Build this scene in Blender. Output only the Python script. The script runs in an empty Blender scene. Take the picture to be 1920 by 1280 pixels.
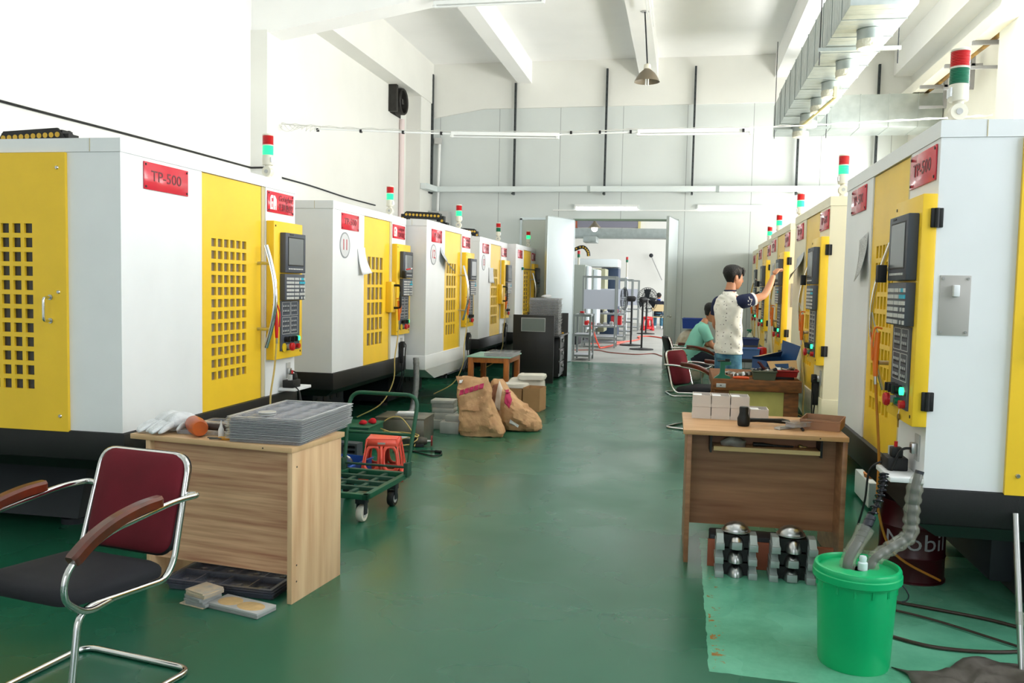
import bpy, bmesh, math, random
from mathutils import Vector, Matrix, noise
random.seed(7)
S = bpy.context.scene
COL = S.collection
PI = math.pi

# ---------------------------------------------------------------- camera
CAM_F, CAM_YAW, CAM_PITCH, CAM_ROLL, CAM_H = 1609.2, .193721, .0655776, .0207664, 1.55
cd = bpy.data.cameras.new('camera'); cam = bpy.data.objects.new('camera', cd); COL.objects.link(cam)
cd.sensor_width = 36.0; cd.lens = CAM_F / 1920 * 36.0; cd.clip_start = .05; cd.clip_end = 200
def cam_axes():
    cy, sy = math.cos(CAM_YAW), math.sin(CAM_YAW)
    right = Vector((cy, sy, 0)); fwd = Vector((-sy, cy, 0)); up = Vector((0, 0, 1))
    cp, sp = math.cos(CAM_PITCH), math.sin(CAM_PITCH)
    f2 = cp*fwd - sp*up; u2 = cp*up + sp*fwd
    cr, sr = math.cos(CAM_ROLL), math.sin(CAM_ROLL)
    return cr*right + sr*u2, cr*u2 - sr*right, f2
_r, _u, _f = cam_axes()
cam.matrix_world = Matrix(((_r.x, _u.x, -_f.x, 0), (_r.y, _u.y, -_f.y, 0), (_r.z, _u.z, -_f.z, CAM_H), (0, 0, 0, 1)))
S.camera = cam

# ---------------------------------------------------------------- world, daylight, exposure
w = bpy.data.worlds.new('World'); S.world = w; w.use_nodes = True
bg = w.node_tree.nodes['Background']; bg.inputs[0].default_value = (.86, .94, 1, 1); bg.inputs[1].default_value = .9
S.view_settings.view_transform = 'Standard'; S.view_settings.look = 'None'
S.view_settings.gamma = 1; S.view_settings.exposure = 0.5
def daylight(name, loc, aim, sx, sy, power, col=(1, 1, 1)):
    l = bpy.data.lights.new(name, 'AREA'); l.shape = 'RECTANGLE'; l.size = sx; l.size_y = sy; l.energy = power; l.color = col
    o = bpy.data.objects.new(name, l); COL.objects.link(o); o.location = loc
    d = Vector(aim); o.rotation_euler = d.to_track_quat('-Z', 'Y').to_euler(); return o
# tall factory windows in the right wall plus an added low one, gate openings behind the camera, windows of the rear hall
daylight('daylight_window_right_near', (4.9, 2.1, 3.4), (-1, 0, .3), 3.2, 3.6, 195, (.88, .945, 1))
daylight('daylight_window_right_mid', (5.4, 6.2, 2.6), (-1, 0, .8), 3.6, 4.6, 290, (.95, .98, 1))
daylight('daylight_window_right_far', (5.4, 9.7, 2.6), (-1, .12, .8), 3.0, 4.6, 820, (1, .98, .93))
daylight('added_daylight_right_end', (5.3, 14.5, 2.0), (-1, .1, .75), 4.4, 2.8, 540, (1, .985, .94))  # unseen window light, added to brighten the far wall and ceiling
daylight('daylight_gate_behind', (-.7, -6.5, 3.4), (0, 1, .3), 6.0, 3.4, 60, (.95, .98, 1))
daylight('daylight_rear_hall', (4.3, 28, 3.4), (-1, 0, 0), 16, 4.6, 650, (1, 1, 1))

# ---------------------------------------------------------------- materials
def lin(c):
    return tuple((x/255/12.92 if x/255 <= .04045 else ((x/255+.055)/1.055)**2.4) for x in c) + (1,)
MATS = {}
def M(name, rgb, rough=.5, metal=0, var=0, vscale=6, bump=0, bscale=60, emit=0, trans=0, spec=.5, coat=0, alpha=1, ior=1.45, stretch=None, rgb2=None):
    if name in MATS: return MATS[name]
    m = bpy.data.materials.new(name); m.use_nodes = True; nt = m.node_tree; b = nt.nodes['Principled BSDF']
    b.inputs['Base Color'].default_value = lin(rgb); b.inputs['Roughness'].default_value = rough; b.inputs['Metallic'].default_value = metal
    b.inputs['Specular IOR Level'].default_value = spec; b.inputs['IOR'].default_value = ior
    b.inputs['Transmission Weight'].default_value = trans; b.inputs['Coat Weight'].default_value = coat; b.inputs['Alpha'].default_value = alpha
    if emit:
        b.inputs['Emission Color'].default_value = lin(rgb); b.inputs['Emission Strength'].default_value = emit
    if var or bump or rgb2:
        tc = nt.nodes.new('ShaderNodeTexCoord'); mp = nt.nodes.new('ShaderNodeMapping')
        nt.links.new(tc.outputs['Object'], mp.inputs[0])
        if stretch: mp.inputs['Scale'].default_value = stretch
    if var or rgb2:
        n = nt.nodes.new('ShaderNodeTexNoise'); n.inputs['Scale'].default_value = vscale; n.inputs['Detail'].default_value = 5
        nt.links.new(mp.outputs[0], n.inputs[0])
        r = nt.nodes.new('ShaderNodeValToRGB'); r.color_ramp.elements[0].position = .3; r.color_ramp.elements[1].position = .7
        c = lin(rgb)
        if rgb2: r.color_ramp.elements[0].color = lin(rgb2); r.color_ramp.elements[1].color = c
        else:
            r.color_ramp.elements[0].color = tuple(x*(1-var) for x in c[:3])+(1,); r.color_ramp.elements[1].color = tuple(min(1, x*(1+var*.5)) for x in c[:3])+(1,)
        nt.links.new(n.outputs['Fac'], r.inputs[0]); nt.links.new(r.outputs[0], b.inputs['Base Color'])
    if bump:
        n2 = nt.nodes.new('ShaderNodeTexNoise'); n2.inputs['Scale'].default_value = bscale; n2.inputs['Detail'].default_value = 3
        nt.links.new(mp.outputs[0], n2.inputs[0])
        bm_ = nt.nodes.new('ShaderNodeBump'); bm_.inputs['Strength'].default_value = bump; bm_.inputs['Distance'].default_value = .02
        nt.links.new(n2.outputs['Fac'], bm_.inputs['Height']); nt.links.new(bm_.outputs[0], b.inputs['Normal'])
    MATS[name] = m; return m

WHITE = M('white_paint', (238, 239, 240), .38, var=.03, vscale=3)
WARMWHITE = M('white_paint_warm_lit', (238, 228, 196), .38, var=.04, vscale=3)  # white paint with the warm bounced light put into its colour
YEL = M('yellow_paint', (250, 204, 50), .35, var=.05, vscale=4)
TAN = M('tan_strip', (205, 190, 150), .5)
BLK = M('black_paint', (17, 17, 18), .5, var=.2, vscale=8, bump=.05, bscale=200)
SLATE = M('slate_casting', (36, 40, 46), .55, var=.15, vscale=5)
PANE = M('smoked_pane', (134, 118, 98), .18, var=.25, vscale=9)
DKPANE = M('dark_pane', (62, 58, 54), .2, var=.3, vscale=7)
STEEL = M('brushed_steel', (190, 190, 190), .28, metal=1)
CHROME = M('chrome', (215, 215, 215), .12, metal=1)
GALV = M('galvanised_sheet', (178, 186, 184), .36, metal=.8, var=.12, vscale=7)
DKGREY = M('console_grey', (74, 78, 88), .5)
KEYG = M('key_grey', (205, 203, 200), .5)
KEYC = M('key_cyan', (60, 180, 205), .5)
SCREEN = M('screen_glass', (120, 124, 126), .22)
RED = M('signal_red', (200, 30, 34), .3)
GREEN_L = M('green_lens_lit', (40, 225, 130), .3, emit=1.1)
GREEN_O = M('green_lens', (20, 110, 80), .3)
REDPL = M('red_plate', (214, 48, 66), .16)
PLTXT = M('plate_text', (98, 36, 44), .4)
WTXT = M('white_print', (240, 236, 236), .4)
BLKRUB = M('black_rubber', (22, 22, 23), .55)
BULB = M('button_glow', (40, 240, 130), .3, emit=2.5)
PLASTW = M('ivory_plastic', (226, 221, 204), .45)
ORANGE = M('orange_plastic', (238, 128, 30), .4)
HOSEY = M('hose_yellow', (206, 182, 112), .45)
HOSEO = M('hose_amber', (190, 120, 40), .35)
LGREY = M('light_grey_plate', (186, 186, 184), .45, metal=.1)
PAPER = M('paper', (236, 236, 238), .7)

# ---------------------------------------------------------------- mesh builder
class MB:
    def __init__(s): s.v = []; s.f = []; s.mi = []; s.mats = []; s.T = Matrix()
    def _m(s, m):
        if m not in s.mats: s.mats.append(m)
        return s.mats.index(m)
    def add(s, vs, fs, m):
        o = len(s.v); T = s.T
        s.v += [T @ Vector(p) for p in vs]; i = s._m(m)
        for f in fs: s.f.append([o+k for k in f]); s.mi.append(i)
        return s
    def box(s, a, b, m, bev=0, seg=2):
        x0, y0, z0 = [min(a[i], b[i]) for i in range(3)]; x1, y1, z1 = [max(a[i], b[i]) for i in range(3)]
        if bev:
            bev = min(bev, .48*min(x1-x0, y1-y0, z1-z0))
            bm = bmesh.new(); bmesh.ops.create_cube(bm, size=1)
            for v in bm.verts: v.co = Vector(((x0+x1)/2+v.co.x*(x1-x0), (y0+y1)/2+v.co.y*(y1-y0), (z0+z1)/2+v.co.z*(z1-z0)))
            bmesh.ops.bevel(bm, geom=bm.edges[:], offset=bev, segments=seg, affect='EDGES', profile=.5)
            bm.verts.index_update()
            s.add([v.co.copy() for v in bm.verts], [[v.index for v in f.verts] for f in bm.faces], m); bm.free(); return s
        v = [(x0,y0,z0),(x1,y0,z0),(x1,y1,z0),(x0,y1,z0),(x0,y0,z1),(x1,y0,z1),(x1,y1,z1),(x0,y1,z1)]
        return s.add(v, [(0,3,2,1),(4,5,6,7),(0,1,5,4),(1,2,6,5),(2,3,7,6),(3,0,4,7)], m)
    def hexa(s, lo, hi, m):
        v = list(lo)+list(hi); return s.add(v, [(3,2,1,0),(4,5,6,7),(0,1,5,4),(1,2,6,5),(2,3,7,6),(3,0,4,7)], m)
    def prism(s, poly, plane, d0, d1, m):
        n = len(poly)
        def P(p, d): return {'xy': (p[0], p[1], d), 'xz': (p[0], d, p[1]), 'yz': (d, p[0], p[1])}[plane]
        v = [P(p, d0) for p in poly]+[P(p, d1) for p in poly]
        return s.add(v, [list(range(n))[::-1], list(range(n, 2*n))]+[(i, (i+1) % n, n+(i+1) % n, n+i) for i in range(n)], m)
    def tube(s, pts, r, m, n=10, closed=False, caps=True, r2=None, flat=1):
        P = [Vector(p) for p in pts]; k = len(P)
        rr = r if isinstance(r, (list, tuple)) else [r]*k
        T = []
        for i in range(k):
            if closed: t = P[(i+1) % k]-P[i-1]
            else: t = P[min(i+1, k-1)]-P[max(i-1, 0)]
            T.append(t.normalized() if t.length > 1e-9 else Vector((0, 0, 1)))
        u = T[0].orthogonal().normalized()
        if abs(T[0].z) < .9: u = (Vector((0, 0, 1))-T[0]*T[0].z).normalized()
        vs = []
        for i in range(k):
            u = (u-T[i]*u.dot(T[i])); u = u.normalized() if u.length > 1e-6 else T[i].orthogonal().normalized()
            w_ = T[i].cross(u)
            for j in range(n):
                a = 2*PI*j/n; vs.append(P[i]+u*math.cos(a)*rr[i]*flat+w_*math.sin(a)*rr[i])
        fs = []
        for i in range(k if closed else k-1):
            i2 = (i+1) % k
            for j in range(n): fs.append((i*n+j, i*n+(j+1) % n, i2*n+(j+1) % n, i2*n+j))
        if caps and not closed: fs += [list(range(n))[::-1], list(range((k-1)*n, k*n))]
        return s.add(vs, fs, m)
    def cyl(s, a, b, r, m, r1=None, n=16): return s.tube([a, b], [r, r if r1 is None else r1], m, n)
    def lathe(s, prof, c, m, n=24, sx=1, sy=1):
        vs = []; fs = []; k = len(prof)
        for r, z in prof:
            for j in range(n):
                a = 2*PI*j/n; vs.append((c[0]+r*math.cos(a)*sx, c[1]+r*math.sin(a)*sy, c[2]+z))
        for i in range(k-1):
            for j in range(n): fs.append((i*n+j, i*n+(j+1) % n, (i+1)*n+(j+1) % n, (i+1)*n+j))
        if prof[0][0] > 1e-5: fs.append(list(range(n))[::-1])
        if prof[-1][0] > 1e-5: fs.append(list(range((k-1)*n, k*n)))
        return s.add(vs, fs, m)
    def ball(s, c, r, m, n=14):
        if not isinstance(r, (tuple, list)): r = (r, r, r)
        k = n//2+1
        return s.lathe_e([(math.sin(PI*i/(k-1)), -math.cos(PI*i/(k-1))) for i in range(k)], c, r, m, n)
    def lathe_e(s, prof, c, r, m, n):
        vs = []; fs = []; k = len(prof)
        for q, z in prof:
            for j in range(n):
                a = 2*PI*j/n; vs.append((c[0]+q*math.cos(a)*r[0], c[1]+q*math.sin(a)*r[1], c[2]+z*r[2]))
        for i in range(k-1):
            for j in range(n): fs.append((i*n+j, i*n+(j+1) % n, (i+1)*n+(j+1) % n, (i+1)*n+j))
        return s.add(vs, fs, m)
    def loft(s, secs, m, n=16, na=0, ns=4, caps=True, seed=0, sq=1.0):
        """secs: (centre, rx, ry, rot, optional tilt axes) stacked ring sections with noise"""
        vs = []; fs = []; k = len(secs)
        for i, q in enumerate(secs):
            c = Vector(q[0]); rx, ry, rot = q[1], q[2], q[3]; ax = q[4] if len(q) > 4 else None
            U, V = (Vector((1, 0, 0)), Vector((0, 1, 0))) if ax is None else (Vector(ax[0]), Vector(ax[1]))
            for j in range(n):
                a = 2*PI*j/n; ca, sa = math.cos(a), math.sin(a)
                e = sq; x = math.copysign(abs(ca)**e, ca)*rx; y = math.copysign(abs(sa)**e, sa)*ry
                p = c+U*(x*math.cos(rot)-y*math.sin(rot))+V*(x*math.sin(rot)+y*math.cos(rot))
                if na: p += Vector(noise.noise_vector((p+Vector((seed*3.1, seed*1.7, seed)))*ns))*na
                vs.append(p)
        for i in range(k-1):
            for j in range(n): fs.append((i*n+j, i*n+(j+1) % n, (i+1)*n+(j+1) % n, (i+1)*n+j))
        if caps: fs += [list(range(n))[::-1], list(range((k-1)*n, k*n))]
        return s.add(vs, fs, m)
    def holes(s, x0, x1, z0, z1, y0, y1, hx0, hx1, hz0, hz1, nc, nr, gx, gz, m):
        """plate in the xz plane with a grid of openings"""
        s.box((x0, y0, z0), (hx0, y1, z1), m); s.box((hx1, y0, z0), (x1, y1, z1), m)
        s.box((hx0, y0, z0), (hx1, y1, hz0), m); s.box((hx0, y0, hz1), (hx1, y1, z1), m)
        ph = (hz1-hz0+gz)/nr; pw = (hx1-hx0+gx)/nc
        for r in range(1, nr): s.box((hx0, y0, hz0+r*ph-gz), (hx1, y1, hz0+r*ph), m)
        for r in range(nr):
            for c in range(1, nc): s.box((hx0+c*pw-gx, y0, hz0+r*ph), (hx0+c*pw, y1, hz0+r*ph+ph-gz), m)
        return s
    def text(s, txt, T, size, m, w=None, h=.0008, shear=0):
        cu = bpy.data.curves.new('t', 'FONT'); cu.body = txt; cu.size = size; cu.extrude = h; cu.align_x = 'CENTER'; cu.align_y = 'CENTER'; cu.shear = shear; cu.resolution_u = 3
        o = bpy.data.objects.new('t', cu); COL.objects.link(o)
        dg = bpy.context.evaluated_depsgraph_get(); me = o.evaluated_get(dg).to_mesh()
        if len(me.vertices):
            xs = [v.co.x for v in me.vertices]; k = (w/(max(xs)-min(xs))) if w else 1
            s.add([T @ Vector((v.co.x*k, v.co.y, v.co.z)) for v in me.vertices], [list(p.vertices) for p in me.polygons], m)
        o.evaluated_get(dg).to_mesh_clear(); bpy.data.objects.remove(o); bpy.data.curves.remove(cu); return s
    def build(s, name, parent=None, smooth=38, sub=0, T=None):
        me = bpy.data.meshes.new(name); me.from_pydata([tuple(p) for p in s.v], [], s.f)
        for m in s.mats: me.materials.append(m)
        me.polygons.foreach_set('material_index', s.mi)
        bm = bmesh.new(); bm.from_mesh(me); bmesh.ops.recalc_face_normals(bm, faces=bm.faces[:]); bm.to_mesh(me); bm.free()
        if smooth:
            me.polygons.foreach_set('use_smooth', [True]*len(me.polygons)); me.set_sharp_from_angle(angle=math.radians(smooth))
        me.update()
        o = bpy.data.objects.new(name, me); COL.objects.link(o)
        if parent is not None: o.parent = parent
        if T is not None: o.matrix_local = T
        if sub:
            md = o.modifiers.new('s', 'SUBSURF'); md.levels = sub; md.render_levels = sub
        return o
def tag(o, label, cat, group=None, kind=None):
    o['label'] = label; o['category'] = cat
    if group: o['group'] = group
    if kind: o['kind'] = kind
    return o
def thing(name, label, cat, loc=(0, 0, 0), rz=0, group=None, rot=None):
    o = bpy.data.objects.new(name, None); o.empty_display_size = .1; COL.objects.link(o); o.location = loc
    o.rotation_euler = rot if rot else (0, 0, rz); return tag(o, label, cat, group)
def struct(name, mb, label=None):
    o = mb.build(name); o['kind'] = 'structure'
    if label: o['label'] = label
    return o
def dup(root, loc=None, rz=None, label=None, group=None, rot=None):
    def rec(o, par):
        c = o.copy(); COL.objects.link(c)
        if par is not None: c.parent = par
        for ch in kids.get(o, []): rec(ch, c)
        return c
    kids = {}
    def walk(o):
        kids[o] = list(o.children)
        for ch in kids[o]: walk(ch)
    walk(root); r = rec(root, None)
    if loc is not None: r.location = loc
    if rz is not None: r.rotation_euler = (0, 0, rz)
    if rot is not None: r.rotation_euler = rot
    if label: r['label'] = label
    if group: r['group'] = group
    return r
def smooth_pts(pts, k=6, closed=False):
    P = [Vector(p) for p in pts]; n = len(P); out = []
    rng = range(n) if closed else range(n-1)
    for i in rng:
        if closed: a, b, c, d = P[i-1], P[i], P[(i+1) % n], P[(i+2) % n]
        else: a, b, c, d = P[max(i-1, 0)], P[i], P[i+1], P[min(i+2, n-1)]
        for j in range(k):
            t = j/k; out.append(.5*((2*b)+(c-a)*t+(2*a-5*b+4*c-d)*t*t+(3*b-a-3*c+d)*t**3))
    if not closed: out.append(P[-1])
    return out
def fillet(pts, r, k=5, closed=False):
    """polyline with rounded corners"""
    P = [Vector(p) for p in pts]; n = len(P); out = []
    for i in range(n):
        if not closed and i in (0, n-1): out.append(P[i]); continue
        a, b, c = P[i-1], P[i], P[(i+1) % n]
        u = (a-b); v = (c-b); d = min(r, u.length*.49, v.length*.49); u.normalize(); v.normalize()
        p0, p1 = b+u*d, b+v*d
        for j in range(k+1):
            t = j/k; out.append((1-t)**2*p0+2*t*(1-t)*b+t*t*p1)
    return out
# ================================================================ the hall
XL, XR, YB, YF, ZC = -5.55, 4.1, -6.0, 17.6, 6.1
def mat_wall(name, rgb, joints=0, jrgb=(150, 155, 155)):
    m = M(name, rgb, .85, var=.035, vscale=1.2, bump=.03, bscale=12)
    if joints:
        nt = m.node_tree; b = nt.nodes['Principled BSDF']; src = b.inputs['Base Color'].links[0].from_socket
        tc = nt.nodes.new('ShaderNodeTexCoord'); sp = nt.nodes.new('ShaderNodeSeparateXYZ'); nt.links.new(tc.outputs['Object'], sp.inputs[0])
        d = nt.nodes.new('ShaderNodeMath'); d.operation = 'DIVIDE'; d.inputs[1].default_value = joints; nt.links.new(sp.outputs[0], d.inputs[0])
        f = nt.nodes.new('ShaderNodeMath'); f.operation = 'FRACT'; nt.links.new(d.outputs[0], f.inputs[0])
        l = nt.nodes.new('ShaderNodeMath'); l.operation = 'LESS_THAN'; l.inputs[1].default_value = .008; nt.links.new(f.outputs[0], l.inputs[0])
        mx = nt.nodes.new('ShaderNodeMix'); mx.data_type = 'RGBA'; nt.links.new(l.outputs[0], mx.inputs['Factor'])
        nt.links.new(src, mx.inputs['A']); mx.inputs['B'].default_value = lin(jrgb); nt.links.new(mx.outputs['Result'], b.inputs['Base Color'])
    return m
WALLM = mat_wall('wall_plaster', (235, 235, 229))
PANELM = mat_wall('wall_sandwich_panel', (214, 220, 218), 1.27)
CEILM = mat_wall('ceiling_paint', (251, 251, 249))
def floor_mat():
    m = bpy.data.materials.new('green_epoxy_floor'); m.use_nodes = True; nt = m.node_tree; b = nt.nodes['Principled BSDF']; L = nt.links.new
    tc = nt.nodes.new('ShaderNodeTexCoord')
    def N(t, **k):
        n = nt.nodes.new(t)
        for a, v in k.items(): setattr(n, a, v)
        return n
    def noise_(sc, det=6, rough=.6, vec=None):
        n = N('ShaderNodeTexNoise'); n.inputs['Scale'].default_value = sc; n.inputs['Detail'].default_value = det; n.inputs['Roughness'].default_value = rough
        L(vec or tc.outputs['Object'], n.inputs[0]); return n.outputs['Fac']
    def ramp(src, p0, p1, c0, c1):
        r = N('ShaderNodeValToRGB'); r.color_ramp.elements[0].position = p0; r.color_ramp.elements[1].position = p1
        r.color_ramp.elements[0].color = c0; r.color_ramp.elements[1].color = c1; L(src, r.inputs[0]); return r.outputs[0]
    def mix(f, a, b_):
        x = N('ShaderNodeMix', data_type='RGBA'); L(f, x.inputs['Factor'])
        for s_, v in (('A', a), ('B', b_)):
            if isinstance(v, tuple): x.inputs[s_].default_value = v
            else: L(v, x.inputs[s_])
        return x.outputs['Result']
    def mth(op, a, b_=None):
        x = N('ShaderNodeMath', operation=op)
        for i, v in enumerate((a, b_)):
            if v is None: continue
            if isinstance(v, (int, float)): x.inputs[i].default_value = v
            else: L(v, x.inputs[i])
        return x.outputs[0]
    base = ramp(noise_(.7, 6, .55), .25, .78, lin((24, 86, 63)), lin((36, 104, 79)))
    base = mix(ramp(noise_(4, 3, .5), .5, .8, (0, 0, 0, 1), (.3, .3, .3, 1)), base, lin((38, 98, 74)))
    sp = N('ShaderNodeSeparateXYZ'); L(tc.outputs['Object'], sp.inputs[0]); X, Y = sp.outputs[0], sp.outputs[1]
    wob = mth('MULTIPLY', mth('SUBTRACT', noise_(6, 3), .5), .03)
    Xw, Yw = mth('ADD', X, wob), mth('ADD', Y, wob)
    inx = mth('MULTIPLY', mth('GREATER_THAN', Xw, .16), mth('LESS_THAN', Xw, 3.4))
    iny = mth('MULTIPLY', mth('GREATER_THAN', mth('ADD', Yw, mth('MULTIPLY', X, .05)), 3.5), mth('LESS_THAN', Yw, 5.4))
    patch = mth('MULTIPLY', inx, iny)
    pc = ramp(noise_(3.2, 9, .7), .3, .7, lin((78, 150, 120)), lin((112, 186, 154)))
    base = mix(patch, base, pc)
    # adhesive-tape residue along the patch edge, stains and scratches
    tape = mth('MULTIPLY', mth('MULTIPLY', mth('GREATER_THAN', X, .175), mth('LESS_THAN', X, .235)), mth('MULTIPLY', mth('GREATER_THAN', Y, 3.52), mth('LESS_THAN', Y, 4.72)))
    tape = mth('MULTIPLY', tape, mth('GREATER_THAN', noise_(13, 5, .7), .57))
    base = mix(tape, base, lin((150, 108, 52)))
    st = mth('MULTIPLY', ramp(noise_(1.6, 3, .5), .55, .8, (0, 0, 0, 1), (1, 1, 1, 1)), .3)
    base = mix(st, base, lin((40, 84, 62)))
    scr = N('ShaderNodeMapping'); scr.inputs['Scale'].default_value = (22, 1.6, 1); scr.inputs['Rotation'].default_value = (0, 0, .5); L(tc.outputs['Object'], scr.inputs[0])
    sc_ = ramp(noise_(1.4, 3, .5, scr.outputs[0]), .72, .8, (0, 0, 0, 1), (.1, .1, .1, 1))
    base = mix(sc_, base, lin((110, 160, 138)))
    L(base, b.inputs['Base Color'])
    L(ramp(noise_(1.1, 3, .5), .3, .7, (.2, .2, .2, 1), (.36, .36, .36, 1)), b.inputs['Roughness'])
    bp = N('ShaderNodeBump'); bp.inputs['Strength'].default_value = .05; bp.inputs['Distance'].default_value = .01; L(noise_(1.6, 5, .5), bp.inputs['Height']); L(bp.outputs[0], b.inputs['Normal'])
    b.inputs['Specular IOR Level'].default_value = .55
    return m
FLOORM = floor_mat()
CONC = M('worn_concrete', (176, 176, 170), .45, var=.16, vscale=1.1, bump=.05, bscale=5)

struct('floor', MB().box((XL-.3, YB-.3, -.12), (XR+.3, YF, 0), FLOORM))
struct('floor_rear_hall', MB().box((-9, YF+.002, -.12), (6, 39, -.002), CONC))
struct('ceiling', MB().box((XL-.3, YB-.3, ZC), (XR+.3, YF+.2, ZC+.2), CEILM))
struct('wall_left', MB().box((XL-.25, YB, 0), (XL, YF, ZC), WALLM))
# right wall: three tall window openings, plus a low unseen one added for light
b = MB(); wins = [(.4, 3.8, 1.5, 5.4), (4.4, 7.8, .9, 5.4), (8.0, 11.2, .9, 5.4), (12.2, 16.8, .9, 3.6)]
ys = [YB]+[v for q in wins for v in q[:2]]+[YF]
for i in range(0, len(ys), 2): b.box((XR, ys[i], 0), (XR+.22, ys[i+1], ZC), WALLM)
for q in wins: b.box((XR, q[0], 0), (XR+.22, q[1], q[2]), WALLM); b.box((XR, q[0], q[3]), (XR+.22, q[1], ZC), WALLM)
struct('wall_right', b)
FRAMEM = M('window_frame_grey', (120, 126, 128), .4, metal=.4)
for i, q in enumerate(wins):
    b = MB(); x = XR+.1
    for yy in (q[0], (q[0]+q[1])/2, q[1]): b.box((x, yy-.04, q[2]), (x+.06, yy+.04, q[3]), FRAMEM)
    for zz in ((q[2], 2.4, 3.9, q[3]) if q[3] > 4 else (q[2], 2.3, q[3])): b.box((x, q[0], zz-.035), (x+.06, q[1], zz+.035), FRAMEM)
    struct('window_%d' % (i+1), b)
# wall behind the camera with the gate opening
b = MB(); b.box((XL, YB-.22, 0), (-4.0, YB, ZC), WALLM); b.box((2.6, YB-.22, 0), (XR, YB, ZC), WALLM); b.box((-4.0, YB-.22, 4.6), (2.6, YB, ZC), WALLM)
struct('wall_back', b)
# far wall: sandwich panel with the door opening, plaster beam above
b = MB(); DX0, DX1, DZ = -2.2, -.14, 2.9
b.box((XL, YF, 0), (DX0, YF+.12, 5.3), PANELM); b.box((DX1, YF, 0), (XR, YF+.12, 5.3), PANELM); b.box((DX0, YF, DZ), (DX1, YF+.12, 5.3), PANELM)
struct('wall_far', b)
b = MB(); b.prism([(XL, 4.94), (-4.13, 5.17), (XR, 5.2), (XR, ZC), (XL, ZC)], 'xz', YF-.06, YF+.2, WALLM)
struct('trim_far_beam', b)
TRIMM = M('door_frame_green', (120, 138, 120), .5); LEAFM = M('door_leaf_panel', (226, 236, 240), .4, var=.02, vscale=2)
b = MB(); b.box((DX0-.03, YF-.012, DZ-.005), (DX1+.03, YF+.13, DZ+.03), TRIMM); b.box((DX0-.03, YF-.01, 0), (DX0, YF+.13, DZ), LEAFM); b.box((DX1, YF-.01, 0), (DX1+.03, YF+.13, DZ), LEAFM)
struct('door_1', b)
# ceiling beams
n = 0
for x0, x1, z in ((-3.42, -3.14, 5.66), (-.95, -.6, 5.69), (1.63, 2.0, 5.66), (3.78, 4.1, 5.62)):
    n += 1; struct('trim_%d' % n, MB().box((x0, YB, z), (x1, YF-.05, ZC), CEILM))
struct('trim_left_beam', MB().box((XL, 10.8, 5.28), (-5.22, YF-.05, ZC), WALLM))
struct('trim_left_beam_near', MB().box((XL, YB, 5.28), (-5.22, 10.4, ZC), WALLM))
struct('trim_cross_beam', MB().prism([(XL, 4.72), (-5.3, 4.72), (-3.2, 5.07), (0, 5.3), (XR, 5.3), (XR, ZC), (XL, ZC)], 'xz', 10.42, 10.8, CEILM))
struct('trim_pillar_left', MB().box((XL, 10.4, 0), (-5.32, 10.82, 4.75), WALLM))
struct('trim_pillar_far_left', MB().box((XL, 16.75, 0), (-5.24, YF, 5.28), WALLM))
struct('trim_pillar_right', MB().box((3.8, 11.3, 0), (XR, 11.95, ZC), WALLM))
# rear hall
b = MB(); b.box((-9, 38, 0), (6, 38.2, 6.1), WALLM); b.box((-9.2, YF+.15, 0), (-9, 38, 6.1), WALLM); struct('wall_rear_hall', b)
b = MB(); b.box((4.5, YF+.15, 0), (4.7, 20, 6.1), WALLM); b.box((4.5, 36, 0), (4.7, 38, 6.1), WALLM); b.box((4.5, 20, 0), (4.7, 36, 1), WALLM); b.box((4.5, 20, 5.8), (4.7, 36, 6.1), WALLM); struct('wall_rear_hall_right', b)
struct('ceiling_rear_hall', MB().box((-9.2, YF+.21, 6.1), (4.7, 38.2, 6.3), CEILM))
# door leaves
def leaf(name, T, h, side):
    o = thing(name, '', 'door'); o.matrix_world = T
    MB().box((0, -.022, .01), (1.0, .022, h), LEAFM, .004).build('leaf', o)
    e = MB(); e.box((-.012, -.026, .01), (.0, .026, h), GALV); e.box((1.0, -.026, .01), (1.012, .026, h), GALV); e.box((0, -.026, h), (1.0, .026, h+.014), GALV); e.build('edge_strip', o)
    k = MB()
    for s_ in (-1, 1): k.cyl((.93, s_*.02, 1.02), (.93, s_*.07, 1.02), .01, STEEL); k.ball((.93, s_*.085, 1.02), .027, STEEL)
    k.build('door_knob', o); return o
def frame2(p, q):
    d = Vector((q[0]-p[0], q[1]-p[1], 0)).normalized(); n_ = Vector((0, 0, 1)).cross(d)
    return Matrix(((d.x, n_.x, 0, p[0]), (d.y, n_.y, 0, p[1]), (0, 0, 1, 0), (0, 0, 0, 1)))
o = leaf('door_leaf', frame2((-2.21, 17.56), (-2.62, 16.65)), 2.9, 1); o['label'] = 'pale door leaf swung open beside the black desk at the far doorway'
o = leaf('door_leaf', frame2((-.13, 17.56), (-.3, 16.56)), 2.9, 1); o['label'] = 'pale door leaf swung open on the blue-crate side of the far doorway'
b = MB()
for x in (-3.33, -2.7): b.box((x, YF-.03, 0), (x+.045, YF, 2.93), LEAFM)
b.box((-3.33, YF-.03, 2.9), (-2.655, YF, 2.95), LEAFM); b.box((-3.285, YF-.01, 0), (-2.7, YF, 2.9), M('side_door_grey', (205, 208, 200), .5)); struct('door_2', b)
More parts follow.
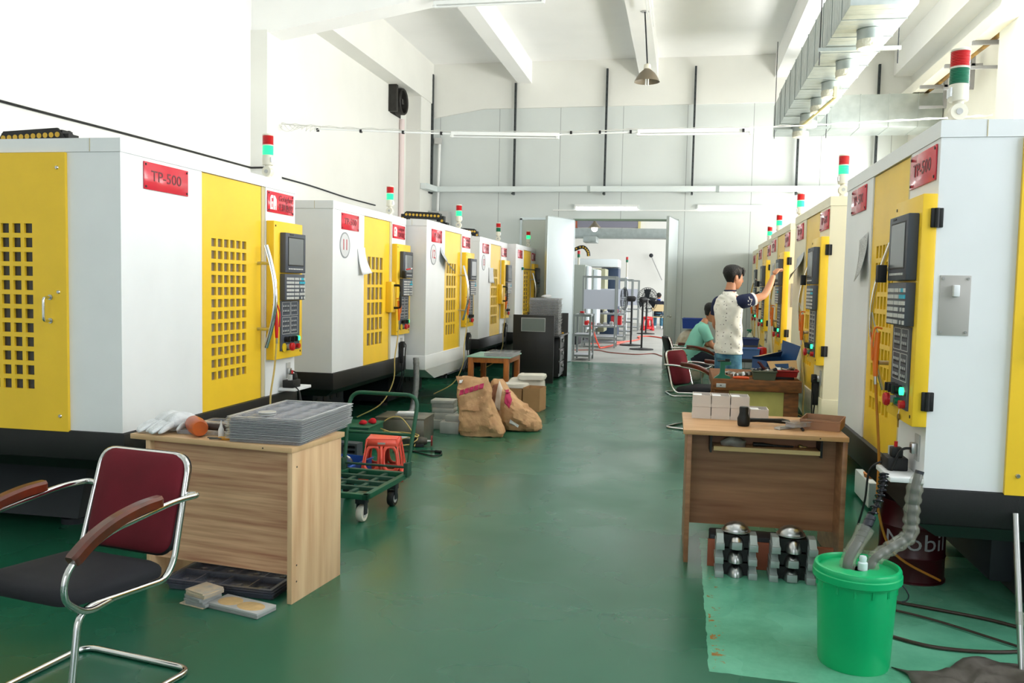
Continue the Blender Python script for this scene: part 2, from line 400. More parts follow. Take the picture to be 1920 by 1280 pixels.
# ================================================================ machining centres
LM, DM = 2.14, 2.1
def tower(parent, x, y, lit=True):
    z = 2.3
    s = MB(); s.cyl((x, y, z), (x, y, z+.008), .05, PLASTW); s.lathe([(.028, 0), (.026, .03), (.02, .036)], (x, y, z+.006), PLASTW, 18)
    s.cyl((x-.028, y, z+.072), (x+.028, y, z+.072), .037, PLASTW, n=20); s.cyl((x-.033, y, z+.072), (x+.033, y, z+.072), .014, LGREY)
    s.lathe([(.022, 0), (.024, .022)], (x, y, z+.1), PLASTW, 18); s.lathe([(.036, 0), (.041, .004), (.041, .073), (.039, .076)], (x, y, z+.12), PLASTW, 24)
    s.box((x-.028, y-.0425, z+.14), (x+.028, y-.035, z+.18), PAPER)
    o = s.build('signal_tower', parent)
    g = MB(); pr = [(.039, 0)]
    for i in range(9): pr += [(.0415, .003+i*.0072), (.0395, .0065+i*.0072)]
    pr += [(.039, .068)]; g.lathe(pr, (x, y, z+.197), GREEN_L if lit else GREEN_O, 24); g.build('green_lens', o)
    g = MB(); g.lathe(pr, (x, y, z+.273), RED, 24); g.build('red_lens', o)
    g = MB(); g.lathe([(.042, 0), (.042, .008)], (x, y, z+.265), PLASTW, 24); g.build('ring', o); g = MB(); g.lathe([(.042, 0), (.042, .008), (.036, .014), (0, .016)], (x, y, z+.341), PLASTW, 24); g.build('cap', o)
def plate(parent, x0, x1, z0, z1, kind):
    p = MB(); p.box((x0, -.008, z0), (x1, -.001, z1), REDPL, .002)
    for x in (x0+.015, x1-.015):
        for z in (z0+.015, z1-.015): p.cyl((x, -.011, z), (x, -.007, z), .007, BLK, n=8)
    cx, cz = (x0+x1)/2, (z0+z1)/2
    R = Matrix.Rotation(PI/2, 4, 'X')
    if kind == 'model':
        p.text('TP-500', Matrix.Translation((cx-.005, -.0088, cz)) @ R, .085, PLTXT, w=.30)
    else:
        lx, lz = x0+.035, z0+.022; hgt = .105
        # blocky white G/A monogram
        def q(pts): p.prism([(lx+a*.1, lz+b_*hgt) for a, b_ in pts], 'xz', -.0095, -.008, WTXT)
        q([(0, 0), (0, .8), (.2, .8), (.2, 0)]); q([(0, .8), (.16, 1), (.45, 1), (.45, .8)]); q([(.2, 0), (.2, .16), (.45, .16), (.45, 0)]); q([(.3, .4), (.3, .56), (.45, .56), (.45, .4)]); q([(.37, .16), (.37, .4), (.45, .4), (.45, .16)])
        q([(.52, 0), (.52, 1), (.74, 1), (.74, 0)]); q([(.74, .3), (.74, 1), (1, .75), (1, .3)]); q([(.84, 0), (.84, .3), (1, .3), (1, 0)])
        p.text('Gohigher', Matrix.Translation((x0+.285, -.0088, cz+.035)) @ R, .06, PLTXT, w=.235, shear=.25)
        p.text('光匯數控', Matrix.Translation((x0+.285, -.0088, cz-.035)) @ R, .062, PLTXT, w=.235)
    p.build('name_plate', parent)
def screw(mb, x, y, z, d, ax):
    a = Vector((x, y, z)); v = Vector(d); mb.cyl(a, a+v*.006, .011, STEEL, r1=.008, n=10)
def make_machine(label, near=True, paint=WHITE, base='black', grid=(6, 12), grid_gap=(.022, .026), handle='arc', number=None, lit=True, ends='LR', chain=None, shelf=True, logo2=True, extra=None, detail=True, switch=False, depth=DM, pane=PANE):
    t = thing('machining_centre', label, 'machine', group='white and yellow machining centres')
    # enclosure
    e = MB(); e.box((0, .03, .69), (LM, depth, 2.225), paint)
    e.box((0, 0, .69), (.805, .03, 2.225), paint); e.box((1.655, 0, .69), (LM, .03, 2.225), paint)
    e.box((1.605, .006, .69), (1.655, .03, 2.225), TAN)
    e.box((.805, .0, .66), (1.605, .03, .684), LGREY)
    e.build('enclosure', t)
    h = MB(); h.box((-.004, -.004, 2.226), (LM+.004, depth, 2.3), paint)
    for x in (-.006, LM+.001): h.box((x, .18, 2.228), (x+.005, .183, 2.298), TAN)
    h.build('top_rail', t)
    # front sliding door
    d = MB(); nc, nr = grid; gx, gz = grid_gap
    d.holes(.81, 1.6, .685, 2.222, .008, .022, .93, 1.385, .885, 1.815, nc, nr, gx, gz, YEL)
    d = d.build('sliding_door', t); MB().box((.9, .0225, .86), (1.42, .027, 1.84), pane).build('window_pane', d)
    g = MB()
    if handle == 'arc':
        pts = []
        for i in range(15):
            q = i/14; z = 1.8-q*.74; pts.append((1.555, -.055-.075*math.sin(PI*q), z))
        g.tube(pts, .017, CHROME, 10, flat=.55)
        for z in (1.67, 1.195): g.cyl((1.555, .008, z), (1.555, -.085, z), .012, STEEL, n=12)
        g.build('door_handle', d)
    else:
        g.box((1.5, -.055, 1.22), (1.65, .008, 1.56), YEL, .004); g = g.build('handle_box', d)
        k = MB(); k.tube(fillet([(1.6, -.055, 1.52), (1.6, -.13, 1.52), (1.6, -.13, 1.27), (1.6, -.055, 1.27)], .03), .013, BLKRUB, 10); k.build('door_handle', g)
    plate(t, .2, .64, 2.05, 2.205, 'model')
    plate(t, 1.675, 2.1, 2.05, 2.205, 'logo' if logo2 else 'model')
    if number:
        c = MB(); zc = 1.9; xc = .29
        c.T = Matrix.Translation((xc, 0, zc)) @ Matrix.Rotation(PI/2, 4, 'X')
        c.lathe([(.125, 0), (.125, .004), (.112, .0045), (.112, .003), (0, .003)], (0, 0, .001), M('disc_rim', (150, 152, 156), .4), 36)
        c.lathe([(.111, .0032), (.111, .0036), (0, .0036)], (0, 0, .001), M('disc_face', (212, 212, 214), .4), 36)
        c.text(number, Matrix.Translation((0, 0, .006)), .15, M('disc_digit', (196, 44, 52), .5)); c.build('number_disc', t)
    # operator console
    p = MB(); p.box((1.665, -.062, .96), (LM+.005, -.001, 1.985), YEL, .004)
    for x, z in ((1.69, 1.95), (1.69, 1.0), (2.11, 1.0)): p.cyl((x, -.064, z), (x, -.06, z), .008, BLK, n=8)
    pn = p.build('control_console', t)
    mo = MB(); mo.box((1.76, -.108, 1.608), (2.105, -.062, 1.905), DKGREY, .005); mo.box((1.80, -.1095, 1.66), (2.07, -.104, 1.875), BLK); mo.box((1.81, -.1105, 1.668), (2.06, -.106, 1.867), SCREEN)
    for i in range(9): mo.box((1.81+i*.028, -.1115, 1.632), (1.828+i*.028, -.107, 1.642), KEYG)
    mo.box((1.83, -.11, 1.888), (1.89, -.107, 1.896), BLK); mo.build('monitor', pn)
    kb = MB(); kb.box((1.76, -.104, 1.402), (2.10, -.062, 1.598), DKGREY, .004)
    for r in range(6):
        z = 1.572-r*.029
        for c in range(12):
            if r in (3, 5) and c in (8, 10): continue
            x = 1.785+c*.0245+(.012 if c > 4 else 0)+(.012 if c > 7 else 0)
            kb.box((x, -.109, z-.018), (x+.019, -.103, z), KEYC if (r < 2 and c > 8-r and c < 11+r) else KEYG)
    kb.build('keypad', pn)
    op = MB(); op.box((1.76, -.07, 1.02), (2.08, -.062, 1.398), DKGREY)
    for (z1, z0, nr_) in ((1.385, 1.285, 2), (1.27, 1.145, 3)):
        for (xa, xb, nc_) in ((1.785, 1.915, 4), (1.93, 2.045, 3)):
            for a in ((xa, z1), (xa, z0)): op.box((a[0], -.0715, a[1]), (xb, -.069, a[1]+.0025), KEYG)
            for a in (xa, xb): op.box((a, -.0715, z0), (a+.0025, -.069, z1), KEYG)
            for r in range(nr_):
                for c in range(nc_):
                    x = xa+.015+c*(xb-xa-.02)/nc_; z = z1-.022-r*.036; op.box((x, -.0725, z-.012), (x+.009, -.069, z), KEYG); op.box((x, -.0722, z-.02), (x+.018, -.069, z-.016), BLK)
    op.build('operation_panel', pn)
    for i in range(3):
        x = 1.835+i*.065; k = MB(); k.cyl((x, -.07, 1.105), (x, -.1, 1.105), .021, BLKRUB, n=16); k.box((x-.006, -.112, 1.085), (x+.006, -.1, 1.125), BLKRUB); k.build('selector_knob', pn)
    k = MB(); k.cyl((2.035, -.07, 1.105), (2.035, -.078, 1.105), .022, STEEL); k.cyl((2.035, -.078, 1.105), (2.035, -.092, 1.105), .018, BULB); k.build('start_button', pn)
    k = MB(); k.cyl((1.815, -.07, 1.045), (1.815, -.076, 1.045), .034, M('stop_ring', (226, 190, 30), .4), n=20); k.cyl((1.872, -.07, 1.05), (1.872, -.1, 1.05), .018, LGREY); k.lathe_e([(.6, -1), (1, -.4), (1, .3), (.7, .9), (0, 1)], (1.872, -.112, 1.05), (.03, .014, .03), RED, 18); k.cyl((1.872, -.1, 1.05), (1.872, -.124, 1.05), .03, RED, r1=.026, n=20); k.build('emergency_stop', pn)
    k = MB(); k.cyl((1.945, -.07, 1.05), (1.945, -.094, 1.05), .016, GREEN_O); k.build('cycle_button', pn)
    k = MB(); k.cyl((2.035, -.07, 1.045), (2.035, -.094, 1.045), .019, RED); k.build('hold_button', pn)
    for z in (1.88, 1.075):
        k = MB(); k.cyl((LM+.012, -.004, z-.042), (LM+.012, -.004, z+.042), .011, BLKRUB, n=12); k.box((LM+.001, -.028, z-.042), (LM+.016, -.012, z+.042), BLKRUB, .003); k.box((LM+.001, .004, z-.042), (LM+.016, .022, z+.042), BLKRUB, .003); k.build('hinge', t)
    # outlet and small shelf below the console
    k = MB(); k.box((1.99, -.006, .79), (2.06, -.001, .91), LGREY); k.box((2.0, -.03, .82), (2.04, -.006, .87), STEEL, .004); k.build('outlet', t)
    if shelf:
        k = MB(); k.box((1.86, -.14, .708), (2.15, -.001, .73), paint, .003); k.build('outlet_shelf', t)
    # end doors in yellow
    for sd in ends:
        x, sg = (0, -1) if sd == 'L' else (LM, 1)
        q = MB(); q.T = Matrix(((0, sg*1, 0, x), (1, 0, 0, 0), (0, 0, 1, 0), (0, 0, 0, 1)))
        q.holes(.325, 1.5, .684, 2.222, .001, .02, .535, 1.03, .915, 1.835, 7, 12, .022, .026, YEL)
        for z in (2.14, 1.46, .77): screw(q, .375, .02, z, (0, 1, 0), 0)
        dd = q.build('side_door', t)
        q = MB(); q.T = Matrix(((0, sg*1, 0, x), (1, 0, 0, 0), (0, 0, 1, 0), (0, 0, 0, 1)))
        q.box((.5, .0005, .9), (1.06, .004, 1.85), DKPANE); q.build('window_pane', dd)
        q = MB(); q.T = Matrix(((0, sg*1, 0, x), (1, 0, 0, 0), (0, 0, 1, 0), (0, 0, 0, 1)))
        q.tube(fillet([(.425, .02, 1.43), (.425, .075, 1.43), (.425, .075, 1.3), (.425, .02, 1.3)], .02), .008, CHROME, 10)
        for z in (1.43, 1.3): q.cyl((.425, .02, z), (.425, .026, z), .015, STEEL, n=12)
        q.build('door_handle', dd)
    if switch:
        q = MB(); q.box((LM, .025, 1.37), (LM+.004, .15, 1.632), M('switch_plate_grey', (178, 173, 168), .45), .001)
        for y in (.037, .138):
            for z in (1.385, 1.618): q.cyl((LM+.004, y, z), (LM+.008, y, z), .006, STEEL, n=8)
        q = q.build('switch_plate', t); k = MB(); k.box((LM+.004, .075, 1.54), (LM+.03, .1, 1.59), PAPER, .003); k.build('breaker_switch', q)
    # drip tray base
    q = MB()
    if base == 'black':
        q.hexa([(.06, .08, .46), (LM-.06, .08, .46), (LM-.06, depth-.05, .46), (.06, depth-.05, .46)], [(-.015, -.02, .53), (LM+.015, -.02, .53), (LM+.015, depth, .53), (-.015, depth, .53)], BLK)
        q.box((-.015, -.02, .53), (LM+.015, depth, .688), BLK, .006)
    else:
        q.box((-.006, -.006, .52), (LM+.006, depth, .69), paint, .004)
        q.hexa([(.62, .06, .36), (LM-.3, .06, .36), (LM-.3, depth-.4, .36), (.62, depth-.4, .36)], [(-.004, -.004, .522), (LM+.004, -.004, .522), (LM+.004, depth, .522), (-.004, depth, .522)], paint)
    q.build('drip_tray', t)
    q = MB(); q.hexa([(.4, .6, .06), (LM-.3, .6, .06), (LM-.3, depth-.1, .06), (.4, depth-.1, .06)], [(.6, .65, .5), (LM-.45, .65, .5), (LM-.45, depth-.2, .5), (.6, depth-.2, .5)], SLATE)
    q.box((.7, .5, .1), (LM-.62, .66, .46), SLATE, .01)
    for i in range(4): q.cyl((.8+i*.18, .492, .3), (.8+i*.18, .505, .3), .035, BLK, n=14)
    ch = q.build('machine_bed', t)
    for x in (.52, LM-.42):
        for y in (.72, depth-.25):
            k = MB(); k.cyl((x, y, 0), (x, y, .035), .075, SLATE, n=18); k.cyl((x, y, .035), (x, y, .09), .025, STEEL, n=12); k.build('levelling_foot', ch)
    tower(t, 1.925, .12, lit)
    if chain:
        (x0, y0, x1, y1, hh) = chain; k = MB(); N_ = 14; pts = []
        for i in range(N_+1):
            q_ = i/N_; pts.append(Vector((x0+(x1-x0)*q_, y0+(y1-y0)*q_, 2.3+hh*min(1, 5*q_)*min(1, 9*(1-q_))*(1-.15*q_))))
        dd = (Vector((x1-x0, y1-y0, 0))).normalized(); nn = Vector((-dd.y, dd.x, 0))
        for s_ in (-1, 1):
            vs = []; 
            for pnt in pts: vs += [pnt+nn*s_*.05+Vector((0, 0, -.045)), pnt+nn*s_*.05+Vector((0, 0, .045)), pnt+nn*s_*.065+Vector((0, 0, .045)), pnt+nn*s_*.065+Vector((0, 0, -.045))]
            fs = []
            for i in range(N_):
                for j in range(4): fs.append((i*4+j, i*4+(j+1) % 4, i*4+4+(j+1) % 4, i*4+4+j))
            k.add(vs, fs, BLKRUB)
            for pnt in pts[1:-1]: k.cyl(pnt+nn*s_*.064, pnt+nn*s_*.068, .018, M('chain_yellow', (200, 160, 50), .5), n=10)
        for i in range(N_): 
            c_ = (pts[i]+pts[i+1])/2; k.box(c_-Vector((.05, .05, .04)), c_+Vector((.05, .05, .035)), BLKRUB)
        k.build('cable_chain', t)
    return t
def put(t, side, Xf, Y0):
    if side == 'L': t.location = (Xf, Y0, 0); t.rotation_euler = (0, 0, PI/2)
    else: t.location = (Xf, Y0+LM, 0); t.rotation_euler = (0, 0, -PI/2)
def W(side, Xf, Y0, p):
    """point of a machine's own frame in the hall"""
    return Vector((Xf-p[1], Y0+p[0], p[2])) if side == 'L' else Vector((Xf+p[1], Y0+LM-p[0], p[2]))
MACH = [
 ('L', -3.0, 4.19, dict(label='white machining centre nearest on the left, behind the maroon chair and pale wooden desk', grid=(6, 12), chain=(1.0, 1.0, 1.0, 1.65, .2), ends='LR')),
 ('L', -3.2, 7.55, dict(label='white machining centre with a grey disc numbered 11', grid=(4, 6), grid_gap=(.03, .03), handle='dbox', number='11', shelf=False, ends='R')),
 ('L', -2.97, 9.78, dict(label='white machining centre with a disc numbered 12 and a white tapered skirt', grid=(4, 6), grid_gap=(.03, .03), base='white', number='12', shelf=False, ends='R', chain=(1.7, .95, 1.75, .25, .2))),
 ('L', -3.13, 13.16, dict(label='white machining centre with a disc numbered 13, past machine 12', grid=(4, 6), grid_gap=(.03, .03), handle='dbox', number='13', shelf=False, lit=False, ends='', chain=(1.2, .9, 1.4, .35, .18))),
 ('L', -2.985, 15.4, dict(label='white machining centre at the end of the left row, partly hidden by the black desk', grid=(2, 12), shelf=False, ends='')),
 ('R', 1.08, 4.05, dict(label='white machining centre nearest on the right, behind the green bucket', grid=(6, 10), lit=False, switch=True, ends='R', logo2=False)),
 ('R', 1.13, 7.17, dict(label='ivory machining centre second on the right, with a slanting ivory skirt', paint=WARMWHITE, shelf=False, base='white', grid=(4, 6), ends='R', logo2=False)),
 ('R', 1.165, 10.0, dict(label='ivory machining centre whose console the standing man reaches to', paint=WARMWHITE, shelf=False, grid=(4, 6), ends='R', switch=True, logo2=False)),
 ('R', 1.24, 12.88, dict(label='ivory machining centre fourth along the right row, just past the one being operated', paint=WARMWHITE, shelf=False, grid=(4, 6), ends='', logo2=False, handle='dbox')),
 ('R', 1.34, 15.3, dict(label='ivory machining centre at the far end of the right row by the far wall', paint=WARMWHITE, shelf=False, grid=(4, 6), ends='', logo2=False)),
]
for side, xf, y0, kw in MACH:
    put(make_machine(**kw), side, xf, y0)
# ================================================================ helpers for furniture
def rrect(w, h, r, n=5):
    out = []
    for cx, cy, a0 in ((w/2-r, h/2-r, 0), (-w/2+r, h/2-r, PI/2), (-w/2+r, -h/2+r, PI), (w/2-r, -h/2+r, 1.5*PI)):
        for i in range(n+1): a = a0+PI/2*i/n; out.append((cx+r*math.cos(a), cy+r*math.sin(a)))
    return out
def pad(mb, w, h, r, d, m, T, dome=.02):
    """upholstered pad: rounded rectangle in local xy, thickness d, domed towards +z"""
    old = mb.T; mb.T = old @ T; P = rrect(w, h, r); n = len(P); vs = []; fs = []
    rings = [(.985, 0), (1, d*.25), (1, d*.6), (.97, d*.9), (.9, d+dome*.35), (.7, d+dome*.75), (.4, d+dome)]
    for k, z in rings: vs += [(x*k, y*k, z) for x, y in P]
    for i in range(len(rings)-1):
        for j in range(n): fs.append((i*n+j, i*n+(j+1) % n, (i+1)*n+(j+1) % n, (i+1)*n+j))
    fs += [list(range(n))[::-1], list(range((len(rings)-1)*n, len(rings)*n))]
    mb.add(vs, fs, m); mb.T = old
MAROON = M('maroon_fabric', (104, 14, 30), .85, var=.22, vscale=5, bump=.15, bscale=500)
BLKFAB = M('black_fabric', (30, 30, 36), .85, var=.2, vscale=6, bump=.15, bscale=400)
ARMWOOD = M('worn_dark_wood', (112, 40, 18), .3, rgb2=(58, 34, 24), vscale=9, coat=.3)
def make_armchair(label, loc, rz, back=MAROON, group='cantilever armchairs'):
    t = thing('cantilever_armchair', label, 'chair', loc, rz, group)
    f = MB(); X = .235
    path = [(X*1.17, .3, .0135), (X*1.08, -.27, .0135), (X, -.2, .425), (X, .2, .4), (X, .25, .46), (X*.93, .355, .845), (-X*.93, .355, .845), (-X, .25, .46), (-X, .2, .4), (-X, -.2, .425), (-X*1.08, -.27, .0135), (-X*1.17, .3, .0135)]
    f.tube(fillet(path, .07, 6, closed=True), .0125, CHROME, 10, closed=True)
    f.box((-X, -.1, .405), (X, -.08, .415), BLK); f.box((-X, .12, .4), (X, .14, .41), BLK); f.build('tube_frame', t)
    s = MB(); pad(s, .47, .47, .07, .045, BLKFAB, Matrix.Translation((0, -.01, .425)) @ Matrix.Rotation(-.06, 4, 'X'), .02); s.build('seat', t)
    s = MB(); T = Matrix.Translation((0, .316, .66)) @ Matrix.Rotation(.263, 4, 'X').inverted() @ Matrix.Rotation(PI/2, 4, 'X'); pad(s, .425, .39, .065, .03, back, T, .02)
    s.build('backrest', t); s = MB(); pad(s, .44, .405, .07, .02, BLK, T, 0); s.build('piping', t); s = MB(); T2 = Matrix.Translation((0, .332, .66)) @ Matrix.Rotation(.263, 4, 'X').inverted() @ Matrix.Rotation(-PI/2, 4, 'X'); pad(s, .425, .39, .065, .012, BLK, T2, .006); s.build('back_shell', t)
    for sg in (-1, 1):
        a = MB(); xo = sg*.285
        a.tube(fillet([(sg*X*.95, .325, .7), (xo, .335, .705), (xo, .2, .71), (xo, -.12, .675), (xo, -.29, .6), (xo, -.31, .5), (xo-sg*.02, -.2, .415), (sg*X, -.06, .412)], .06, 6), .0115, CHROME, 10); a = a.build('arm_tube', t)
        p = MB(); P = smooth_pts([(xo, .12, .732), (xo, .02, .728), (xo, -.1, .706), (xo, -.2, .668), (xo, -.275, .62)], 5)
        n = len(P); vs = []; fs = []
        for i, c in enumerate(P):
            tg = (P[min(i+1, n-1)]-P[max(i-1, 0)]).normalized(); up = Vector((1, 0, 0)).cross(tg); up = up if up.z > 0 else -up
            hw = .026 if 0 < i < n-1 else .02
            for dx, dz in ((-hw, -.02), (hw, -.02), (hw, .008), (hw*.6, .018), (-hw*.6, .018), (-hw, .008)): vs.append(c+Vector((dx, 0, 0))+up*dz)
        for i in range(n-1):
            for j in range(6): fs.append((i*6+j, i*6+(j+1) % 6, i*6+6+(j+1) % 6, i*6+6+j))
        fs += [list(range(6))[::-1], list(range((n-1)*6, n*6))]; p.add(vs, fs, ARMWOOD); p.build('armrest_pad', a)
    return t
make_armchair('large maroon and black armchair in the foreground, turned to the camera', (-2.165, 2.74, 0), math.radians(-9.4))

def wood(name, c1, c2, stretch, sc=3.0, rough=.42):
    return M(name, c1, rough, rgb2=c2, vscale=sc, stretch=stretch)
OAKH = wood('oak_laminate_horizontal', (236, 194, 154), (178, 122, 94), (.8, 6, 20), 2.2)
OAKV = wood('oak_laminate_vertical', (234, 200, 158), (208, 164, 124), (16, 10, .9), 1.6)
OAKTOP = wood('oak_laminate_top', (222, 186, 142), (206, 166, 122), (2, 14, 6), 1.5)
WALH = wood('walnut_laminate_horizontal', (176, 128, 92), (138, 94, 66), (1.1, 6, 15), 1.6)
WALTOP = wood('walnut_laminate_top', (214, 168, 120), (196, 148, 102), (2, 12, 6), 1.5)
HOLE = M('bolt_hole', (60, 50, 40), .6)
def make_desk(label, loc, rz, wd, dp, h, mh, mv, mtop, inset, recess, pz):
    t = thing('pedestal_desk', label, 'desk', loc, rz, 'laminate desks')
    b = MB(); b.box((0, 0, h-.026), (wd, dp, h), mtop, .002); b.cyl((wd*.83, -.001, h-.013), (wd*.83, .001, h-.013), .004, HOLE, n=8); b.build('desk_top', t)
    for x in (inset, wd-.03-.0):
        b = MB(); b.box((x, .008, 0), (x+.026, dp-.03, h-.026), mv, .001)
        if x > .3:
            for z in (h-.1, .18, .1): b.cyl((x+.026, .05, z), (x+.0265, .05, z), .005, HOLE, n=8)
        b.build('side_panel', t)
    b = MB(); b.box((inset+.026, recess, pz), (wd-.03, recess+.018, h-.026), mh); b.build('modesty_panel', t)
    return t
RZL = math.radians(-7.2)
make_desk('pale oak desk with the tray stack on it, behind the maroon chair', (-2.72, 3.858, 0), RZL, .945, .5, .76, OAKH, OAKV, OAKTOP, .09, .04, .13)
def onL(x, y, z=.76):
    c, s = math.cos(RZL), math.sin(RZL); return Vector((-2.72+x*c-y*s, 3.858+x*s+y*c, z))

# ---------------------------------------------------------------- clear plastic trays
S.cycles.transparent_max_bounces = 20
CLEAR = M('clear_tray_plastic', (188, 189, 194), .14, alpha=.3, spec=.7); CLRIM = M('clear_tray_rim', (208, 208, 210), .2, alpha=.7, spec=.6)
CLEARD = M('smoky_tray_plastic', (96, 98, 112), .16, alpha=.55, spec=.6)
def tray_mb(w, d, h, nx, ny, m, rim=None):
    b = MB(); q = .016; rim = rim or m
    b.box((q, q, 0), (w-q, d-q, .0015), m)
    for a, c in (((0, 0), (w, q)), ((0, d-q), (w, d)), ((0, q), (q, d-q)), ((w-q, q), (w, d-q))): b.box((a[0], a[1], h-.0022), (c[0], c[1], h), rim)
    for (x0, y0, x1, y1) in ((q, q, w-q, q+.0015), (q, d-q-.0015, w-q, d-q), (q, q+.0015, q+.0015, d-q-.0015), (w-q-.0015, q+.0015, w-q, d-q-.0015)): b.box((x0, y0, .0015), (x1, y1, h-.0022), m)
    for i in range(1, nx): x = i*w/nx; b.prism([(x-.009, .002), (x+.009, .002), (x+.003, h*.95), (x-.003, h*.95)], 'xz', q+.002, d-q-.002, m)
    for j in range(1, ny):
        y = j*d/ny
        for i in range(nx): b.prism([(y-.008, .002), (y+.008, .002), (y+.003, h*.7), (y-.003, h*.7)], 'yz', i*w/nx+q+.002, (i+1)*w/nx-q-.002, m)
    for i in range(nx):
        for j in range(ny): b.lathe([(.02, .002), (.016, h*.35), (0, h*.4)], ((i+.5)*w/nx, (j+.5)*d/ny, 0), m, 12)
    return b
G1 = 'trays in the tall stack on the pale oak desk'
L1_ = 'clear plastic parts tray between the top and bottom trays of the stack on the pale oak desk'
tr = tray_mb(.4, .62, .022, 4, 5, CLEAR, CLRIM).build('plastic_tray'); tag(tr, L1_, 'tray', G1)
for i in range(15):
    o = tr if i == 0 else tr.copy()
    if i: COL.objects.link(o)
    o.location = (-2.152+random.uniform(-.006, .006), 3.79+random.uniform(-.006, .006), .7605+i*.0075); o.rotation_euler = (0, 0, -.01+random.uniform(-.008, .008))
    if i == 14: o['label'] = 'clear plastic parts tray topmost in the stack on the pale oak desk'
    if i == 0: o['label'] = 'clear plastic parts tray lowest in the stack on the pale oak desk'
o = tray_mb(.34, .42, .02, 3, 4, CLEAR).build('plastic_tray'); o.location = onL(.2, .07, .761); o.rotation_euler = (0, 0, .04); tag(o, 'single clear tray lying flat behind the orange mallet', 'tray', G1 + ' and beside it')
fl = tray_mb(.34, .6, .03, 2, 4, CLEARD).build('plastic_tray'); fl.location = (-1.885, 3.76, .002); fl.rotation_euler = (0, 0, PI/2-.04)
tag(fl, 'smoky tray lowest in the pile on the floor under the pale oak desk', 'tray', 'trays on the floor under the desk')
for i in (1, 2):
    o = fl.copy(); COL.objects.link(o); o.location = (-1.885-.006*i, 3.762, .002+i*.011)
    o['label'] = ('smoky tray in the middle of the pile on the floor under the pale oak desk', 'smoky tray on top of the pile on the floor under the pale oak desk')[i-1]
# ---------------------------------------------------------------- things on the pale desk
GLOVE = M('cotton_glove', (226, 228, 230), .95, var=.12, vscale=30, bump=.4, bscale=300)
def glove(label, loc, rz, seed):
    b = MB(); ax = ((1, 0, 0), (0, 0, 1))
    b.loft([((0, .0, .03), .036, .026, 0, ax), ((0, .05, .05), .05, .04, 0, ax), ((.0, .1, .055), .055, .048, .1, ax), ((0, .15, .045), .05, .04, .1, ax), ((0, .19, .03), .03, .024, 0, ax)], GLOVE, 22, .016, 18, seed=seed)
    for k_ in range(4):
        x = -.036+k_*.024; l = (.07, .09, .1, .075)[k_]
        b.loft([((x*.9, .03, .045), .018, .02, 0, ax), ((x*1.05, -.01, .036), .017, .018, 0, ax), ((x*1.15+.006*(k_ % 2), -l*.6, .022), .015, .014, 0, ax), ((x*1.2, -l, .01), .011, .008, 0, ax)], GLOVE, 12, .006, 40, seed=seed+k_)
    b.loft([((.045, .08, .04), .014, .018, 0, ax), ((.065, .04, .03), .014, .016, 0, ax), ((.072, .01, .014), .009, .009, 0, ax)], GLOVE, 10, .004, 40, seed=seed)
    o = b.build('work_glove', smooth=60, sub=1); o.location = loc; o.rotation_euler = (0, 0, rz); tag(o, label, 'glove', 'gloves on the pale oak desk')
glove('white cotton glove at the left end of the pale oak desk', onL(.06, .1, .762), -.42, 1)
glove('white cotton glove right beside the orange mallet head', onL(.15, .08, .764), -.35, 4)
ORM = M('orange_mallet_rubber', (206, 96, 34), .35, rgb2=(170, 78, 40), vscale=14)
t = thing('mallet', 'orange plastic mallet with a dark handle on the pale oak desk', 'mallet', onL(.325, .1, .762), RZL)
b = MB(); b.tube([(-.07, .062, .045), (-.058, .05, .045), (.0, 0, .045), (.058, -.05, .045), (.07, -.062, .045)], [.036, .042, .045, .042, .036], ORM, 20); b.build('head', t)
b = MB(); b.tube([(.0, 0, .045), (.1, .05, .038), (.3, .13, .022)], [.018, .018, .019], M('mallet_handle', (62, 46, 40), .5), 12); b.build('handle', t)
WAXW = M('white_bottle_plastic', (236, 234, 232), .3)
b = MB(); b.lathe([(.013, 0), (.014, .004), (.014, .04), (.009, .052), (.004, .07), (.002, .085), (0, .086)], (0, 0, 0), WAXW, 16); o = b.build('glue_bottle'); o.location = onL(.48, .09, .761); tag(o, 'small white pointed glue bottle beside the tray stack', 'bottle')
for i, (x, y, a) in enumerate(((.475, .035, .12), (.5, .02, .45))):
    t = thing('hand_file', ('small file with an ochre handle beside the glue bottle', 'second ochre-handled file nearer the desk edge, half under the tray stack')[i], 'file', onL(x, y, .7605), RZL+a, 'files on the pale oak desk')
    b = MB(); b.tube([(.03, 0, .008), (.05, 0, .008), (.085, 0, .008)], [.007, .01, .007], M('ochre_handle', (196, 138, 48), .4), 10); b.build('handle', t)
    b = MB(); b.box((-.03, -.003, .005), (.032, .003, .011), M('file_steel', (110, 108, 104), .4, metal=.8)); b.build('blade', t)
b = MB(); b.lathe([(.0, .0), (.042, 0), (.044, .003), (.042, .006), (.03, .006), (.03, .009), (.042, .009), (.044, .012), (.042, .015), (0, .015)], (0, 0, 0), LGREY, 28); b.lathe([(.03, .006), (.03, .009)], (0, 0, 0), M('tape_yellow', (214, 190, 90), .5), 28)
o = b.build('tape_reel'); o.location = (-1.98, 3.88, .8895); tag(o, 'small metal tape reel lying on top of the tray stack', 'reel')
